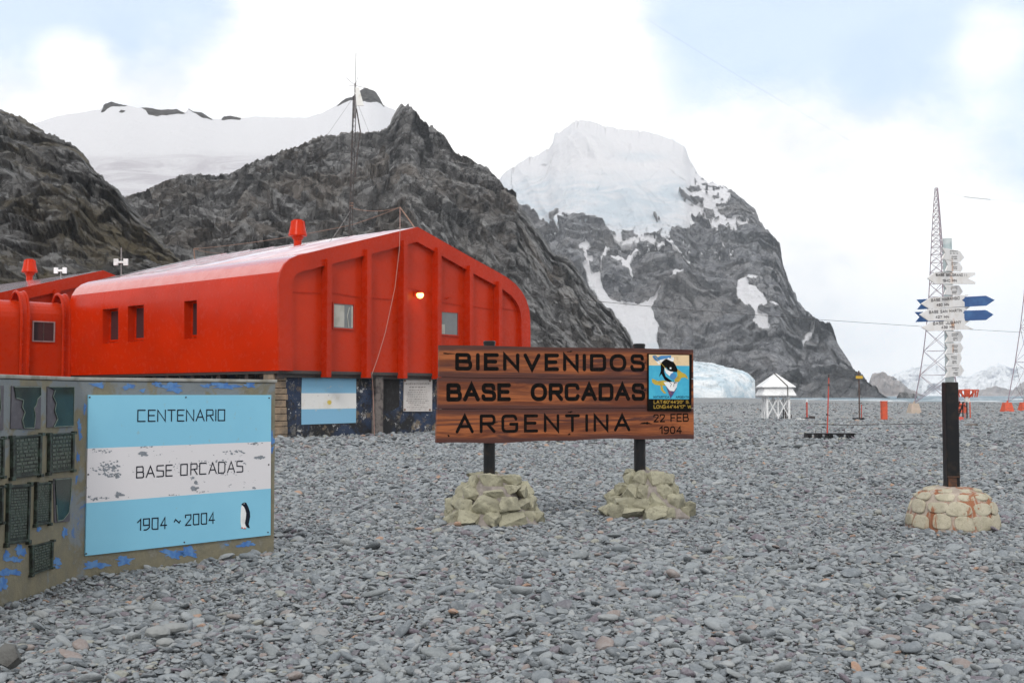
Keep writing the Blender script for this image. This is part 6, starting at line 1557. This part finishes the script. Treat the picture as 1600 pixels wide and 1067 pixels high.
def pebbles():
    m, t, b = material('pebble_stone'); oi = nn(t, 'ShaderNodeObjectInfo').outputs['Random']
    w_ = nn(t, 'ShaderNodeTexWhiteNoise', _noise_dimensions='1D', W=mth(t, 'MULTIPLY', oi, 917.3)); rnd2 = nn(t, 'ShaderNodeSeparateColor', Color=w_.outputs['Color']).outputs
    cr = t.nodes.new('ShaderNodeValToRGB'); e = cr.color_ramp; e.interpolation = 'LINEAR'
    for pos, col in ((0, (.085, .098, .108)), (.25, (.165, .187, .208)), (.5, (.235, .26, .28)), (.72, (.295, .318, .332)), (.88, (.18, .20, .21)), (.999, (.34, .355, .36))):
        el_ = e.elements[0] if pos == 0 else e.elements.new(pos); el_.color = col + (1,)
    e.elements[len(e.elements) - 1].color = (.38, .395, .40, 1)
    t.links.new(oi, cr.inputs[0]); c = cr.outputs[0]
    c = mix(t, mapr(t, rnd2[0], .955, .97), c, (.25, .205, .19)); c = mix(t, mapr(t, rnd2[1], .93, .95), c, (.15, .125, .15)); c = mix(t, mapr(t, rnd2[2], .993, .996), c, (.36, .22, .15)); c = mix(t, mapr(t, rnd2[1], .03, .01), c, (.29, .29, .25))
    v = coords(t); n = noise(t, v, 2.2, 7, .7, .5); n2 = noise(t, coords(t, (1, 1, 6)), 1.6, 4, .6, .5)
    c = mix(t, mapr(t, n, .35, .7, 0, .3), c, (.42, .44, .455)); c = mix(t, mapr(t, n2, .55, .68, 0, .35), c, (.12, .12, .13)); setc(t, b, c)
    b.inputs['Roughness'].default_value = .72; b.inputs['Specular IOR Level'].default_value = .35; bump(t, b, n, .4, .15)
    col = bpy.data.collections.new('pebble_shapes')
    for i in range(12): col.objects.link(bpy.data.objects.new('pebble', pebble_mesh(i)))
    rs = np.random.RandomState(11); PX_, SC, RT = [], [], []
    def ring(y0, y1, dens, s0, s1, sig, kmax=.66, lift=.0):
        area = kmax * (y1 * y1 - y0 * y0) + 2 * 1.2 * (y1 - y0); n_ = int(area * dens)
        u = rs.rand(n_); y = np.sqrt(y0 * y0 + u * (y1 * y1 - y0 * y0)); x = (rs.rand(n_) * 2 - 1) * (kmax * y + 1.2)
        s = np.clip(s0 * np.exp(rs.randn(n_) * sig), s0 * .45, s1)
        # finer, dirtier patch at the foot of the memorial wall
        dm = np.exp(-(((x + 4.35) / .75) ** 2 + ((y - 9.5) / .9) ** 2)); keep = rs.rand(n_) > dm * .85; s = s * (1 - .5 * dm)
        cl = fbm(x / .9, y / .9, 0, 2, 17); s = s * (1 + .28 * cl)
        x, y, s = x[keep], y[keep], s[keep]
        z = gz(x, y) + s * rs.uniform(-.25, .38, len(x)) + lift
        PX_.append(np.stack([x, y, z], 1)); f = rs.uniform(.8, 1.15, (len(x), 3)); SC.append(s[:, None] * f)
        RT.append(np.stack([rs.randn(len(x)) * .30, rs.randn(len(x)) * .30, rs.rand(len(x)) * 6.283], 1))
    ring(4.6, 10, 1500, .021, .070, .45); ring(10, 18, 850, .026, .075, .42); ring(18, 34, 220, .042, .10, .38); ring(34, 80, 26, .085, .17, .35); ring(80, 260, 1.0, .13, .3, .3, kmax=.47)
    ring(4.6, 18, 26, .056, .105, .28, lift=.01); ring(4.6, 12, 1.2, .085, .14, .22, lift=.01)
    p = np.concatenate(PX_); s = np.concatenate(SC); r = np.concatenate(RT)
    print('pebbles', len(p))
    me = bpy.data.meshes.new('pebbles'); me.vertices.add(len(p)); me.vertices.foreach_set('co', p.reshape(-1).astype(np.float32))
    for nm, a in (('scl', s), ('rot', r)): at = me.attributes.new(nm, 'FLOAT_VECTOR', 'POINT'); at.data.foreach_set('vector', a.reshape(-1).astype(np.float32))
    o = bpy.data.objects.new('pebbles', me); C.objects.link(o); me.materials.append(m)
    g = bpy.data.node_groups.new('scatter', 'GeometryNodeTree'); g.interface.new_socket('Geometry', in_out='INPUT', socket_type='NodeSocketGeometry'); g.interface.new_socket('Geometry', in_out='OUTPUT', socket_type='NodeSocketGeometry')
    gi = g.nodes.new('NodeGroupInput'); go = g.nodes.new('NodeGroupOutput'); ip = g.nodes.new('GeometryNodeInstanceOnPoints'); ci = g.nodes.new('GeometryNodeCollectionInfo')
    ci.inputs['Collection'].default_value = col; ci.inputs['Separate Children'].default_value = True; ci.inputs['Reset Children'].default_value = True; ip.inputs['Pick Instance'].default_value = True
    def attr(nm):
        a = g.nodes.new('GeometryNodeInputNamedAttribute'); a.data_type = 'FLOAT_VECTOR'; a.inputs['Name'].default_value = nm; return [q for q in a.outputs if q.enabled and q.name == 'Attribute'][0]
    er = g.nodes.new('FunctionNodeEulerToRotation'); g.links.new(attr('rot'), er.inputs[0]); g.links.new(er.outputs[0], ip.inputs['Rotation']); g.links.new(attr('scl'), ip.inputs['Scale'])
    g.links.new(gi.outputs[0], ip.inputs['Points']); g.links.new(ci.outputs[0], ip.inputs['Instance']); g.links.new(ip.outputs[0], go.inputs[0])
    md = o.modifiers.new('scatter', 'NODES'); md.node_group = g
    tag(o, 'loose flat grey beach pebbles covering the ground', 'pebbles', None, 'stuff')
pebbles()
def foreground_stones():
    rm = paint('wet_dark_stone', (.10, .10, .095), (.06, .058, .055), .7, 12, bs=.6, bd=.01); lm = paint('smooth_grey_stone', (.24, .25, .25), (.20, .21, .21), .7, 16, bs=.4, bd=.004)
    for (x, y, w_, h, mt, lab, sd) in ((12, 1040, 46, 42, rm, 'dark angular rock at the bottom left corner', 4), (246, 994, 42, 20, lm, 'smooth elongated grey cobble, largest in the left foreground', 5), (272, 986, 44, 16, lm, 'grey cobble lying behind the largest smooth one', 6), (258, 1008, 30, 14, lm, 'rounded grey cobble in front of the largest smooth one', 7)):
        p = PZ(x, y, .03); k = p.y / F; rnd = random.Random(sd); n_ = 16 if mt is rm else 60
        pts = []
        for _ in range(n_):
            q = Vector((rnd.gauss(0, 1), rnd.gauss(0, 1), rnd.gauss(0, 1))).normalized(); pts.append(p + Vector((q.x * w_ / 2 * k, q.y * w_ * .4 * k, q.z * h / 2 * k + h * .35 * k)))
        mb = MB(); mb.hull(pts); o = solo('cobble', mb, mt, p, lab, 'stone'); subdiv_noise(o, .004, .05, 2, sd)
        if mt is lm: o.data.polygons.foreach_set('use_smooth', [True] * len(o.data.polygons)); o.data.set_sharp_from_angle(angle=R(80))
foreground_stones()

# ------------------------------------------------------------------ air
def haze():
    mb = MB(); mb.box((0, 4700, 320), (19500, 9800, 652))
    m = bpy.data.materials.new('sea_air'); m.use_nodes = True; t = m.node_tree; t.nodes.clear()
    v = nn(t, 'ShaderNodeVolumePrincipled', Color=(.86, .92, 1.0, 1), Density=9.5e-5, Anisotropy=0.0)
    nn(t, 'ShaderNodeOutputMaterial', Volume=v.outputs[0])
    o = obj('haze', mb, m); tag(o, 'thin pale sea air over the bay', 'haze', None, 'stuff')
haze()
